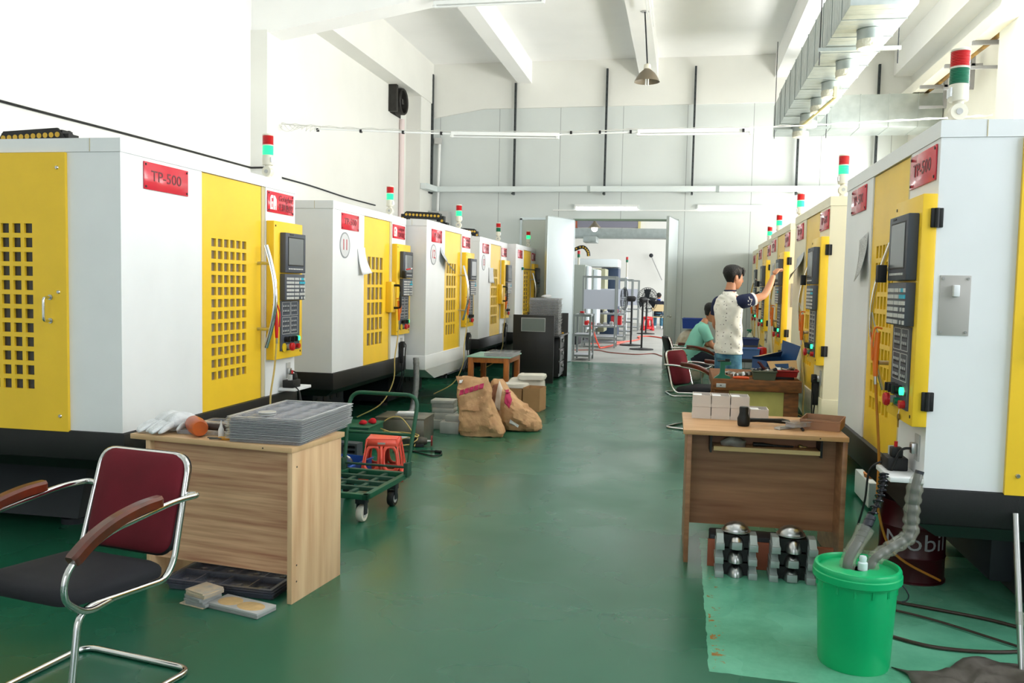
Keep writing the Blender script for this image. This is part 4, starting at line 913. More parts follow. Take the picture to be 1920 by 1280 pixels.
b = MB(); b.cyl((0, 0, .008), (.0, -.06, .008), .007, BLK, n=10); o = b.build('marker_cap'); o.location = onR(.665, .2); tag(o, 'short black rod beside the tan box on the brown desk', 'rod')
TANB = M('tan_box_board', (166, 124, 96), .7, var=.15, vscale=8); o = crate('tan_box', 'shallow tan box at the machine end of the brown desk', onR(.8, .33, .7605), -.28, .22, .26, .058, TANB, .004, .004, .002, cat='box')
b = MB(); b.box((-.1, -.12, .005), (.1, .12, .012), M('box_lining', (176, 170, 162), .8)); q = b.build('lining', o)
# machined steel jigs under the desk
JIG = M('milled_aluminium', (158, 168, 166), .42, metal=.3, var=.06, vscale=12)
def jig(label, x0, w, z, k, arch=True, group='machined jig blocks in front of the brown desk'):
    t = thing('jig_block', label, 'jig', (x0, 4.67, z), .005, group); d, h = .14, .074; lw = .045
    b = MB()
    for x in (0, w-lw): b.box((x, 0, 0), (x+lw, d, h*.48), JIG, .001); b.prism([(.012, h*.48), (d, h*.48), (d, h), (.06, h)], 'yz', x+.004, x+lw-.004, JIG)
    b.box((lw, .07, 0), (w-lw, d, h*.9), BLK); b.build('side_cheek', t)
    b = MB(); cx = w/2; ns_ = 10; rows_ = 8; vs = []; fs = []
    for i in range(rows_+1):
        for q_ in range(ns_*2+1):
            a = PI*q_/(ns_*2); e_ = PI/2*i/rows_; vs.append((cx+.044*math.cos(a)*math.cos(e_), .075-.065*math.sin(e_)*1.0, .001+.066*math.sin(a)*math.cos(e_)))
    m_ = ns_*2+1
    for i in range(rows_):
        for q_ in range(m_-1): fs.append((i*m_+q_, i*m_+q_+1, (i+1)*m_+q_+1, (i+1)*m_+q_))
    b.add(vs, fs, STEEL); b.build('polished_arch', t)
    if not k: q = MB(); q.box((cx-.026, .004, .004), (cx+.026, .02, .042), JIG, .001); q.build('clamp_pad', t)
    return t
J = [['jig block at the foot of the stack below the white boxes', 'jig block second up in the stack below the white boxes', 'jig block third up in the stack below the white boxes'], ['jig block at the foot of the stack by the green bucket', 'jig block second up in the stack by the green bucket', 'jig block third up in the stack by the green bucket']]
for c_, (x0, w_) in enumerate(((.226, .22), (.508, .235))):
    for r_ in range(3): jig(J[c_][r_], x0+(.004*r_ if c_ else -.003*(r_ % 2)), w_, .0005+r_*.0765, 1 if (c_ == 0 and r_ < 2) or (c_ == 1 and r_ == 2) else 0)
for c_, (x0, w_) in enumerate(((.226, .22), (.508, .235))):
    b = MB()
    b.lathe_e([(math.sin(PI/2*i/8), math.cos(PI/2*i/8)) for i in range(9)][::-1], (x0+w_/2, 4.8, .2305), (.07, .06, .05), STEEL, 22); b.lathe([(.078, 0), (.078, .004), (.07, .004)], (x0+w_/2, 4.8, .2305), STEEL, 24)
    o = b.build('steel_dome'); tag(o, ('polished steel dome on the jig stack below the white boxes', 'polished steel dome on the jig stack by the green bucket')[c_], 'dome', 'polished domes on the jig stacks')
COPR = M('reddish_board', (168, 92, 64), .6, var=.2, vscale=6)
b = MB(); b.box((.19, 4.86, .0), (.86, 4.885, .15), COPR, .002); tag(b.build('red_board'), 'reddish board standing on edge behind the jig stacks', 'board')
b = MB(); b.box((.2, 4.9, 0), (.62, 5.05, .17), SLATE, .01); tag(b.build('dark_case'), 'dark case on the floor under the brown desk', 'case')
# ---------------------------------------------------------------- bucket
BGRN = M('green_bucket_plastic', (10, 176, 108), .32, var=.05, vscale=5)
t = thing('lidded_bucket', 'bright green lidded bucket with two hoses going in', 'bucket', (.757, 3.73, 0), 0)
b = MB(); b.lathe([(0, .004), (.13, .004), (.138, 0), (.142, .012), (.158, .355), (.168, .357), (.168, .37), (.16, .372)], (0, 0, 0), BGRN, 48)
for i in range(14): a = 2*PI*i/14; b.box((.158*math.cos(a)-.004, .158*math.sin(a)-.004, .325), (.158*math.cos(a)+.004, .158*math.sin(a)+.004, .357), BGRN)
b.build('bucket_body', t)
b = MB(); b.lathe([(.172, .362), (.176, .366), (.176, .392), (.172, .396), (.172, .41), (.168, .418), (.158, .42), (.154, .414), (.152, .398), (.1, .402), (.045, .404), (.043, .396), (0, .396)], (0, 0, 0), BGRN, 48); b.lathe([(.042, .3975), (0, .3975)], (0, 0, 0), BLK, 24); ld = b.build('lid', t)
b = MB(); b.lathe([(.02, .4), (.02, .43), (.014, .435), (.016, .45), (.013, .458), (0, .458)], (.018, -.01, 0), M('translucent_cap', (214, 228, 230), .3), 16); b.build('spout_cap', ld)
b = MB(); b.tube(fillet([(.165, -.03, .36), (.185, -.03, .34), (.2, -.03, .31), (.19, -.03, .29), (.172, -.03, .285)], .02), .003, SLATE, 8); b.build('wire_handle', t)
CLHOSE = M('taped_film', (176, 176, 160), .2, alpha=.3, spec=.8); COIL = M('coil_black', (20, 21, 30), .2)
bx, by = .757, 3.73
t = thing('coolant_hose', 'black coiled hose running from the power box into the green bucket', 'hose')
P = smooth_pts([(bx-.04, by-.01, .36), (bx-.035, by, .44), (bx+.03, by+.06, .54), (bx+.1, by+.12, .68), (bx+.12, by+.15, .78)], 30); b = MB(); b.tube(P[:75], .02, M('dark_hose', (46, 48, 56), .35), 12); b.tube(P[75:], .009, BLK, 10); b.build('hose_core', t)
C2 = []; N_ = len(P)
for i in range(N_*10):
    f = i/10; k = int(f); 
    if f < 50 or k+1 >= N_-1: continue
    c = P[k].lerp(P[k+1], f-k); tg = (P[k+1]-P[k]).normalized(); u = tg.orthogonal().normalized(); v = tg.cross(u); a = 2*PI*f/5.2; C2.append(c+(u*math.cos(a)+v*math.sin(a))*.017)
b = MB(); b.tube(C2, .004, COIL, 6); b.build('coil_wrap', t)
b = MB(); b.tube(P[:68:4], [.034, .03, .03, .033, .029, .031, .034, .03, .03, .032, .031, .033, .03, .031, .033, .036, .037][:len(P[:68:4])], CLHOSE, 12, caps=False); b.build('clear_sleeve', t)
t = thing('taped_hose', 'hose wrapped in yellowed film beside the coiled one in the green bucket', 'hose')
P = smooth_pts([(bx+.04, by+.01, .37), (bx+.07, by+.02, .44), (bx+.14, by+.06, .48), (bx+.22, by+.1, .53), (bx+.23, by+.12, .62), (bx+.24, by+.13, .72), (bx+.26, by+.14, .8)], 8); n = len(P)
b = MB(); b.tube(P, .018, M('dark_hose', (46, 48, 56), .35), 10); b.build('hose_core', t)
b = MB(); b.tube(P, [.026+.008*abs(math.sin(i*.9))*(1 if i < 20 else 1.25) if i < n-6 else .03-.004*(i-n+6) for i in range(n)], CLHOSE, 12, caps=False); b.build('film_wrap', t)
# ---------------------------------------------------------------- drum, floor cable, rod, rag
DRUM = M('shaded_red_drum', (62, 8, 16), .35, var=.15, vscale=5)  # shadow under the machine is put into this darkened red
t = thing('oil_drum', 'red oil drum with white lettering under the right-hand machine', 'drum', (1.285, 4.98, 0), 0)
b = MB(); b.lathe([(0, .004), (.17, .004), (.175, 0), (.175, .008), (.168, .012), (.168, .13), (.172, .137), (.168, .144), (.168, .29), (.172, .297), (.168, .304), (.168, .42), (.174, .428), (.174, .434), (.165, .434), (.16, .42), (0, .42)], (0, 0, 0), DRUM, 40); b.build('drum_body', t)
b = MB(); tx = MB().text('Mobil', Matrix(), .13, WTXT, w=.33, h=.0004)
for v in tx.v: a = -PI/2+(v.x-.0)/.169-.1; v.x, v.y, v.z = .1695*math.cos(a), .1695*math.sin(a), .225+v.y
tx.mats = [M('drum_lettering', (206, 206, 210), .5)]; tx.build('lettering', t)
b = MB(); b.tube(smooth_pts([(.95, 4.05, .01), (1.15, 3.95, .01), (1.45, 3.98, .01), (1.75, 4.15, .01)], 8)+smooth_pts([(1.75, 4.15, .01), (1.5, 4.35, .01), (1.1, 4.5, .01), (.95, 4.6, .01)], 8)[1:], .008, M('brown_cable', (58, 42, 34), .4), 8); b.tube(smooth_pts([(.9, 4.45, .011), (1.2, 4.3, .011), (1.5, 4.05, .011), (1.8, 3.8, .011)], 8), .006, M('brown_cable', (58, 42, 34), .4), 8); tag(b.build('floor_cable'), 'brown cable lying in a loop on the floor behind the green bucket', 'cable')
b = MB(); b.cyl((1.43, 3.8, .001), (1.447, 4.012, .61), .0135, STEEL, n=14); b.tube([(1.4348, 3.86, .175), (1.4362, 3.878, .225)], .0165, CLHOSE, 10); tag(b.build('steel_rod'), 'thin steel tube leaning against the black base of the nearest right-hand machine', 'rod')
RAGD = M('oily_rag', (66, 60, 54), .7, rgb2=(104, 98, 92), vscale=9)
b = MB(); nx, ny = 22, 14; vs = []
for j in range(ny):
    for i in range(nx):
        u, v = i/(nx-1)-.5, j/(ny-1)-.5; z = .02+.028*noise.noise(Vector((u*5, v*5, 3)))+.014*noise.noise(Vector((u*11, v*11, 7))); z *= 1-max(0, (math.hypot(u*1.6, v*1.6)-.55))*1.2; vs.append((u*.55+.05*math.sin(v*5), v*.36+.05*math.sin(u*7), max(.003, z)))
b.add(vs, [(j*nx+i, j*nx+i+1, (j+1)*nx+i+1, (j+1)*nx+i) for j in range(ny-1) for i in range(nx-1)], RAGD); o = b.build('oily_rag', smooth=70); sd = o.modifiers.new('s', 'SOLIDIFY'); sd.thickness = .004; sd.offset = 1; o.location = (1.2, 3.6, 0); o.rotation_euler = (0, 0, .35); tag(o, 'dark oily rag spread on the floor at the foot of the steel tube', 'rag')
b = MB(); b.loft([((0, 0, 0), .05, .06, 0), ((0, 0, .04), .045, .055, .2), ((0, .01, .09), .03, .04, .4), ((0, .01, .11), .01, .02, .4)], M('yellow_grime_cloth', (120, 112, 62), .8), 14, .02, 16, seed=4); o = b.build('dirty_cloth', smooth=60, sub=1); o.location = (1.47, 3.68, 0); tag(o, 'balled yellowish cloth at the foot of the steel tube', 'cloth')
b = MB(); b.box((1.35, 6.4, .02), (2.6, 6.9, .2), M('pale_tank', (206, 214, 212), .4), .006); tag(b.build('chip_tank'), 'pale chip tank on the floor between the two nearest right-hand machines', 'tank')
b = MB(); b.loft([((0, 0, 0), .14, .08, 0), ((0, 0, .03), .15, .08, .1), ((0, 0, .05), .06, .04, .2)], M('tan_offcut', (176, 116, 64), .7), 14, .01, 9, sq=.5); o = b.build('wood_offcut', smooth=40); o.location = (1.5, 6.62, .201); tag(o, 'tan offcut lying on the pale chip tank', 'offcut')
# ================================================================ workbench, chairs, clutter by the workers
OLDW = M('old_timber', (150, 92, 46), .7, rgb2=(96, 62, 34), vscale=6, stretch=(1.5, 6, 6)); YELB = M('yellow_board', (206, 194, 112), .6, var=.2, vscale=5)
t = thing('timber_workbench', 'heavy old timber workbench crowded with tools and bins', 'workbench', (.29, 7.6, 0), .0)
BW, BD, BH = .74, 1.0, .78
MB().box((0, 0, BH-.1), (BW, BD, BH), OLDW, .008).build('bench_top', t)
for x in (.02, BW-.14):
    for y in (.03, BD-.15): MB().box((x, y, 0), (x+.12, y+.12, BH-.1), OLDW, .006).build('leg', t)
MB().box((.14, .05, .2), (BW-.14, .07, BH-.1), YELB).build('front_board', t)
b = MB(); b.box((.03, -.004, BH-.075), (.11, 0, BH-.04), LGREY, .001); b.box((.06, -.006, BH-.06), (.075, -.004, BH-.053), BLK); b.build('inventory_tag', t)
ARBOR = M('arbor_green', (38, 110, 84), .5, var=.15, vscale=9)
t = thing('arbor_press', 'small green arbor press at the aisle end of the timber workbench', 'press', (.37, 7.66, BH), 0)
b = MB(); b.prism([(-.07, 0), (.07, 0), (.065, .015), (.025, .03), (.02, .05), (.02, .115), (.07, .12), (.07, .145), (-.02, .145), (-.02, .05), (-.03, .03)], 'xz', -.035, .035, ARBOR); b.build('press_frame', t)
b = MB(); b.box((-.045, -.02, .146), (.06, .02, .155), BLK, .002); b.box((.02, -.012, .156), (.06, .012, .17), BLK, .002); b.build('press_ram', t)
OLIVE = M('olive_bin_plastic', (84, 88, 70), .5); REDB = M('red_bin_plastic', (156, 32, 28), .45)
ob = crate('parts_bin', 'olive grey parts bin on the front edge of the timber workbench', (.72, 7.68, BH+.0005), 0, .2, .16, .082, OLIVE, cat='bin', group='bins on the timber workbench')
rb = crate('parts_bin', 'red parts bin overhanging the machine side of the timber workbench', (.915, 7.78, BH+.025), -.08, .2, .16, .06, REDB, cat='bin', group='bins on the timber workbench')
b = MB(); b.box((-.08, -.06, 0), (.08, .06, .023), BLK, .003); o = b.build('black_case'); o.location = (.9, 7.79, BH+.001); tag(o, 'flat black case under the red parts bin', 'case')
TOOLM = M('tool_steel_dull', (150, 142, 130), .45, metal=.5, var=.3, vscale=30)
rt = random.Random(5)
def bits(where, n, x0, x1, y0, y1, z0, lab, grp):
    for i in range(n):
        x, y = rt.uniform(x0, x1), rt.uniform(y0, y1); b = MB(); l = rt.uniform(.045, .085); r = rt.uniform(.008, .017); m_ = rt.choice([TOOLM, STEEL, SLATE])
        if i % 3 == 0: b.lathe([(0, -r), (r*1.5, -r), (r*1.7, 0), (r*1.5, r), (0, r)], (0, 0, 0), m_, 12)
        elif i % 3 == 1: b.tube([(-l/2, 0, 0), (-l*.1, 0, .002), (0, 0, .002), (l/2, 0, 0)], [r, r, r*.5, r*.5], m_, 10)
        else: b.box((-l/2, -r, -r*.8), (l/2, r, r*.8), m_, .003)
        o = b.build('fitting', smooth=45); o.location = (x, y, z0+rt.uniform(.0, .02)+r); o.rotation_euler = (rt.uniform(-.5, .5), rt.uniform(-.5, .5), rt.uniform(0, 6)); tag(o, lab, 'fitting', grp)
bits('olive', 16, .64, .8, 7.62, 7.73, BH+.055, 'metal fitting heaped in the olive grey parts bin', 'fittings in the olive bin')
bits('red', 8, .85, .98, 7.74, 7.83, BH+.065, 'metal fitting lying in the red parts bin', 'fittings in the red bin')
bits('pile', 16, .42, .62, 7.7, 7.85, BH+.004, 'metal fitting in the heap beside the green arbor press', 'fittings heaped on the workbench')
b = MB(); b.tube([(.75, 7.69, .85), (.71, 7.69, .885), (.685, 7.69, .92), (.665, 7.69, .93)], [.012, .013, .012, .009], M('dark_red_handle', (78, 22, 24), .5), 10); o = b.build('tool_handle'); tag(o, 'dark red tool handle sticking up from the olive grey bin', 'tool')
b = MB(); b.tube([(-.07, 0, .012), (-.03, 0, .014), (.04, 0, .013), (.065, 0, .011)], [.009, .013, .013, .009], M('orange_grip', (222, 84, 30), .4), 12); o = b.build('orange_handled_tool'); o.location = (.53, 7.63, BH); o.rotation_euler = (0, 0, -.12); tag(o, 'orange tool grip on the front edge of the timber workbench', 'tool')
b = MB(); b.box((-.05, -.02, 0), (.05, .02, .022), M('wood_block', (196, 140, 66), .6), .002); o = b.build('wood_block'); o.location = (.6, 7.88, BH+.001); tag(o, 'small wooden block behind the olive grey bin', 'block')
b = MB(); b.tube([(-.12, 0, .006), (.12, 0, .006)], .006, STEEL, 10); b.lathe([(.018, 0), (.018, .012), (.01, .012), (.01, 0)], (.13, 0, 0), STEEL, 16); o = b.build('spanner'); o.location = (.62, 7.96, BH+.001); o.rotation_euler = (0, 0, .3); tag(o, 'long steel spanner at the back of the timber workbench', 'spanner')
# blue cardboard box behind the bench
BLUEC = M('blue_carton_print', (26, 70, 120), .5); KRIN2 = M('kraft_inside', (206, 172, 124), .8)
t = thing('open_carton', 'open blue-printed cardboard box with raised flaps behind the red bin', 'box', (.87, 8.35, BH+.001), .4)
b = MB(); b.box((-.15, -.14, 0), (.15, -.136, .12), BLUEC); b.box((-.15, .136, 0), (.15, .14, .14), BLUEC); b.box((-.15, -.136, 0), (-.146, .136, .12), BLUEC); b.box((.146, -.136, 0), (.15, .136, .14), BLUEC); b.box((-.146, -.136, 0), (.146, .136, .02), KRIN2); b.build('carton', t)
def flap(p0, p1, p2, p3, nm):
    P0, P1, P2, P3 = map(Vector, (p0, p1, p2, p3)); n_ = (P1-P0).cross(P3-P0).normalized()*.003; f = MB()
    vs = [P0, P1, P2, P3]; f.add(vs+[v+n_ for v in vs], [(0, 1, 2, 3)], KRIN2); f.add(vs+[v+n_ for v in vs], [(7, 6, 5, 4), (0, 4, 5, 1), (1, 5, 6, 2), (2, 6, 7, 3), (3, 7, 4, 0)], BLUEC); f.build(nm, t)
flap((.148, .14, .14), (.148, -.14, .13), (.17, -.17, .26), (.15, .12, .30), 'raised_flap'); flap((-.15, -.14, .12), (.15, -.14, .13), (.1, -.26, .03), (-.16, -.24, .05), 'front_flap'); flap((-.146, .136, .14), (.146, .14, .14), (.12, .06, .2), (-.12, .05, .15), 'back_flap')
# black table with bins further back
t = thing('black_table', 'dark low table carrying blue bins beyond the standing man', 'table', (.55, 10.9, 0), 0)
MB().box((0, 0, .66), (.52, 1.6, .7), M('dark_table_top', (48, 48, 50), .5), .004).build('table_top', t)
for x in (.02, .46):
    for y in (.05, 1.5): MB().box((x, y, 0), (x+.04, y+.04, .66), SLATE).build('leg', t)
BLUE2 = M('pale_blue_bin', (84, 120, 186), .45); NAVYB = M('navy_bin', (52, 70, 122), .45)
crate('parts_bin', 'pale blue bin on the dark table behind the standing man', (.82, 11.05, .7005), 0, .3, .24, .13, BLUE2, cat='bin', group='bins on the dark table'); b = MB(); b.box((.65, 11.55, .7005), (1.0, 11.85, .83), M('dark_drawer_box', (70, 68, 70), .5), .004); tag(b.build('drawer_box'), 'dark box on the black table supporting the navy bin', 'box'); crate('parts_bin', 'navy bin stacked higher at the back of the dark table', (.83, 11.7, .8305), 0, .36, .26, .09, NAVYB, cat='bin', group='bins on the dark table')
REDCUP = M('red_plastic_gloss', (204, 22, 40), .25)
b = MB(); b.lathe([(0, .002), (.04, 0), (.05, .1), (.052, .1), (.046, .098), (.038, .01), (0, .01)], (0, 0, 0), REDCUP, 24); b.tube(fillet([(.05, 0, .08), (.08, 0, .08), (.075, 0, .03), (.044, 0, .03)], .02), .006, REDCUP, 8); o = b.build('red_jug'); o.location = (.87, 8.52, BH+.001); tag(o, 'small red plastic jug behind the bins on the timber workbench', 'jug')
b = MB(); b.lathe([(0, .0), (.055, 0), (.06, .1), (.055, .14), (.02, .15), (0, .15)], (0, 0, 0), REDCUP, 24); o = b.build('red_container'); o.location = (1.0, 11.02, .7005); tag(o, 'red round container next to the pale blue bin', 'container')
t = thing('spray_bottle', 'spray bottle with a green trigger on the navy bin table', 'bottle', (.92, 11.92, .83))
b = MB(); b.lathe([(0, 0), (.04, 0), (.042, .01), (.042, .09), (.02, .13), (.012, .14), (.012, .15)], (0, 0, 0), M('cloudy_bottle', (206, 214, 196), .3), 20); b.build('bottle', t)
b = MB(); b.box((-.012, -.012, .15), (.012, .012, .17), GREEN_O, .002); b.box((-.045, -.01, .17), (.02, .01, .195), GREEN_O, .004); b.tube([(-.015, 0, .168), (-.03, 0, .14)], .005, GREEN_O, 8); b.build('trigger_head', t)
b = MB(); b.cyl((0, 0, 0), (.01, 0, .3), .008, PAPER, n=10); o = b.build('white_rod'); o.location = (.72, 11.75, .84); tag(o, 'thin white rod standing up from the navy bin', 'rod')
# chairs
make_armchair('empty maroon-backed armchair beside the timber workbench', (.26, 9.72, 0), math.radians(90-28))
make_armchair('black-backed armchair the seated person uses', (.15, 12.75, 0), math.radians(90+12), back=MAROON)
# blue crate and plastic sacks by the far wall
t = thing('plastic_wrap_sack', 'lumpy clear plastic sack on the floor behind the seated person', 'sack', (.12, 14.6, 0)); SACKW = M('cloudy_sack', (206, 204, 190), .5, rgb2=(160, 140, 110), vscale=7)
b = MB(); b.loft([((0, 0, 0), .26, .22, 0), ((0, 0, .15), .32, .26, .1), ((.02, 0, .4), .3, .25, .2), ((.06, 0, .65), .27, .22, .3), ((.1, 0, .84), .24, .2, .4), ((.1, 0, .885), .14, .12, .4)], SACKW, 28, .05, 5, seed=6); b.build('sack_body', t, smooth=70, sub=1)
crate('parts_crate', 'navy blue crate resting on the cloudy sack by the far wall', (.24, 14.55, .895), -.05, .42, .34, .17, M('deep_blue_crate', (30, 64, 150), .4))
# ================================================================ people
SKIN = M('skin', (196, 138, 104), .5, var=.06, vscale=10); HAIR = M('black_hair', (16, 14, 14), .55, bump=.6, bscale=90)
def skinned(name, nodes, edges, root, mat, parent=None, sub=2):
    """nodes: name -> (pos, rx, ry)"""
    ks = list(nodes); me = bpy.data.meshes.new(name); me.from_pydata([nodes[k][0] for k in ks], [(ks.index(a), ks.index(b_)) for a, b_ in edges], [])
    me.materials.append(mat); o = bpy.data.objects.new(name, me); COL.objects.link(o)
    sk = o.modifiers.new('skin', 'SKIN'); sk.use_smooth_shade = True
    if not me.skin_vertices: me.attributes.new
    sv = me.skin_vertices[0].data if me.skin_vertices else None
    if sv is None:
        bpy.context.view_layer.objects.active = o; bpy.ops.mesh.customdata_skin_add(); sv = me.skin_vertices[0].data
    for i, k in enumerate(ks):
        q = nodes[k]; sv[i].radius = (q[1], q[2] if len(q) > 2 else q[1]); sv[i].use_root = (k == root)
    sd = o.modifiers.new('sub', 'SUBSURF'); sd.levels = sub; sd.render_levels = sub
    if parent: o.parent = parent
    return o
def chain(*ks): return list(zip(ks[:-1], ks[1:]))
HS = 1.07
def head_mesh(mb, c, R, m):
    """head shaped from stacked sections; local frame: +y = face, z up, height .235 chin to crown"""
    T = mb.T; mb.T = T @ Matrix.Translation(c) @ R @ Matrix.Scale(HS, 4)
    secs = [(-.105, .012, .034, .03), (-.1, .026, .036, .04), (-.085, .036, .034, .052), (-.06, .048, .03, .07), (-.03, .057, .022, .085), (0, .064, .012, .092), (.03, .07, .004, .095), (.06, .07, -.002, .094), (.085, .062, -.006, .084), (.105, .046, -.008, .064), (.118, .024, -.01, .034), (.122, .006, -.01, .01)]
    mb.loft([((0, cy, z), rx, ry, 0) for z, rx, cy, ry in secs], m, 24)
    mb.loft([((0, .1, .022), .009, .012, 0), ((0, .108, .0), .012, .016, 0), ((0, .112, -.018), .016, .017, 0), ((0, .104, -.03), .014, .012, 0)], m, 10)
    mb.loft([((0, .086, -.052), .018, .012, 0), ((0, .089, -.06), .022, .012, 0), ((0, .084, -.07), .017, .012, 0)], m, 10)
    for s_ in (-1, 1):
        mb.loft([((s_*.068, -.012, -.028), .006, .012, 0), ((s_*.074, -.014, -.012), .008, .017, 0), ((s_*.077, -.016, .008), .008, .02, 0), ((s_*.076, -.016, .026), .007, .016, 0), ((s_*.072, -.012, .034), .004, .008, 0)], m, 10)
    mb.T = T
def face_parts(parent, c, R):
    T = Matrix.Translation(c) @ R @ Matrix.Scale(HS, 4); W_ = M('eye_white', (232, 230, 226), .3); D = M('eye_dark', (24, 18, 16), .3)
    for s_ in (-1, 1):
        b = MB(); b.T = T; b.ball((s_*.03, .084, .022), (.013, .008, .008), W_, 12); b.ball((s_*.03, .0905, .022), (.006, .003, .006), D, 10); b.build('eye', parent)
        b = MB(); b.T = T; b.tube([(s_*.014, .095, .042), (s_*.03, .096, .047), (s_*.046, .086, .043)], .004, HAIR, 6); b.build('eyebrow', parent)
    b = MB(); b.T = T; b.tube([(-.02, .096, -.058), (0, .102, -.059), (.02, .096, -.058)], .003, M('lips', (150, 84, 74), .5), 6); b.build('mouth', parent)
HSEC = [(-.105, .012, .034, .03), (-.085, .036, .034, .052), (-.06, .048, .03, .07), (-.03, .057, .022, .085), (0, .064, .012, .092), (.03, .07, .004, .095), (.06, .07, -.002, .094), (.085, .062, -.006, .084), (.105, .046, -.008, .064), (.118, .024, -.01, .034), (.1225, .0, -.01, .0)]
def hsec(z):
    for a, b_ in zip(HSEC[:-1], HSEC[1:]):
        if z <= b_[0]: k = max(0, (z-a[0])/(b_[0]-a[0])); return [a[i]+(b_[i]-a[i])*k for i in (1, 2, 3)]
    return list(HSEC[-1][1:])
def hair_cap(parent, c, R, seed=1, nape=-.05):
    b = MB(); b.T = Matrix.Translation(c) @ R @ Matrix.Scale(HS, 4); n = 40; rows = 14; vs = []; fs = []
    for i in range(rows+1):
        for j in range(n):
            a = 2*PI*j/n; ca, sa = math.cos(a), math.sin(a)
            # hairline: high over the forehead, sideburn before the ear, above the ear, low at the nape
            if sa > .5: low = .062
            elif sa > .2: low = .0+.062*(sa-.2)/.3
            elif sa > .02: low = -.008
            elif sa > -.32: low = .034
            else: low = nape+(.034-nape)*max(0, 1-(-sa-.32)/.25)
            f = math.sin(PI/2*i/rows); z = low+(.1225-low)*f; rx, cy, ry = hsec(z); th = .007+.017*min(1, f*1.9)*(1 if z > .0 else .7); top = .02*max(0, (z-.06)/.0625)
            k = .0035*noise.noise(Vector((ca*7, sa*7, z*60+seed)))
            vs.append((ca*(rx+th*(1-.6*max(0, (z-.1)/.0225)) +k), cy+sa*(ry+th*(1-.6*max(0, (z-.1)/.0225))+k), z+top+(.005*noise.noise(Vector((ca*9, sa*9, seed))) if i == 0 else 0)))
    for i in range(rows):
        for j in range(n): fs.append((i*n+j, i*n+(j+1) % n, (i+1)*n+(j+1) % n, (i+1)*n+j))
    fs.append(list(range(rows*n, (rows+1)*n))); b.add(vs, fs, HAIR)
    for k in range(14):
        a = PI*(.2+.6*k/13); x, y = math.cos(a)*.076, math.sin(a)*.1; b.tube([(x*.85, y*.85, .112), (x*1.08, y*1.08, .09), (x*1.1, y*1.08, .058-.01*(k % 3))], [.016, .013, .004], HAIR, 6)
    return b.build('hair', parent, smooth=70)
def hand(mb, wrist, d, palm_n, curl, m, right=True):
    """palm and five separate bent fingers; d = direction of the fingers, palm_n = palm normal"""
    d = Vector(d).normalized(); pn = Vector(palm_n); pn = (pn-d*pn.dot(d)).normalized(); sd = d.cross(pn)*(1 if right else -1)
    w_ = Vector(wrist)
    mb.loft([(w_, .024, .018, 0, (sd, pn)), (w_+d*.03, .033, .016, 0, (sd, pn)), (w_+d*.07, .04, .015, 0, (sd, pn)), (w_+d*.092, .038, .012, 0, (sd, pn))], m, 14)
    for i, (o_, L_) in enumerate(((-.03, .062), (-.01, .074), (.01, .078), (.029, .07))):
        p = w_+d*.086+sd*o_; pts = [p-d*.012]; a = 0; q = p.copy()
        for s_ in range(3):
            a += curl*(.7, 1, .8)[s_]; seg = L_*(.45, .32, .23)[s_]; q = q+(d*math.cos(a)+pn*math.sin(a))*seg; pts.append(q.copy())
        mb.tube(pts, [.0085, .0088, .008, .0062], m, 8)
    p = w_+d*.03+sd*.03; mb.tube([p, p+sd*.022+d*.022+pn*.008, p+sd*.03+d*.052+pn*.02, p+sd*.022+d*.074+pn*.03], [.012, .0115, .0095, .0065], m, 8)
TEEP = M('patterned_tee', (238, 235, 226), .9, var=.04, vscale=5, bump=.25, bscale=9)
nt = TEEP.node_tree; bs = nt.nodes['Principled BSDF']; src = bs.inputs['Base Color'].links[0].from_socket
vo = nt.nodes.new('ShaderNodeTexVoronoi'); vo.inputs['Scale'].default_value = 24; vo.inputs['Randomness'].default_value = .25; tc = nt.nodes.new('ShaderNodeTexCoord'); nt.links.new(tc.outputs['Object'], vo.inputs['Vector'])
lt = nt.nodes.new('ShaderNodeMath'); lt.operation = 'LESS_THAN'; lt.inputs[1].default_value = .16; nt.links.new(vo.outputs['Distance'], lt.inputs[0])
mx = nt.nodes.new('ShaderNodeMix'); mx.data_type = 'RGBA'; nt.links.new(lt.outputs[0], mx.inputs['Factor']); nt.links.new(src, mx.inputs['A']); mx.inputs['B'].default_value = lin((120, 112, 110)); nt.links.new(mx.outputs['Result'], bs.inputs['Base Color'])
NAVY = M('navy_sleeve', (28, 36, 70), .85); DENIM = M('blue_denim', (46, 92, 124), .9, rgb2=(96, 150, 172), vscale=14, bump=.2, bscale=200); SHOE = M('dark_shoe', (40, 40, 44), .6); TEAL = M('teal_tee', (136, 206, 188), .9, var=.06, vscale=5, bump=.25, bscale=9); TROUS = M('dark_trousers', (36, 40, 52), .9)
def folds(o, amt=.02, sc=.12, depth=2):
    tx = bpy.data.textures.new('folds', 'CLOUDS'); tx.noise_scale = sc; tx.noise_depth = depth; d = o.modifiers.new('folds', 'DISPLACE'); d.texture = tx; d.strength = amt; d.mid_level = .5; d.texture_coords = 'LOCAL'; return o
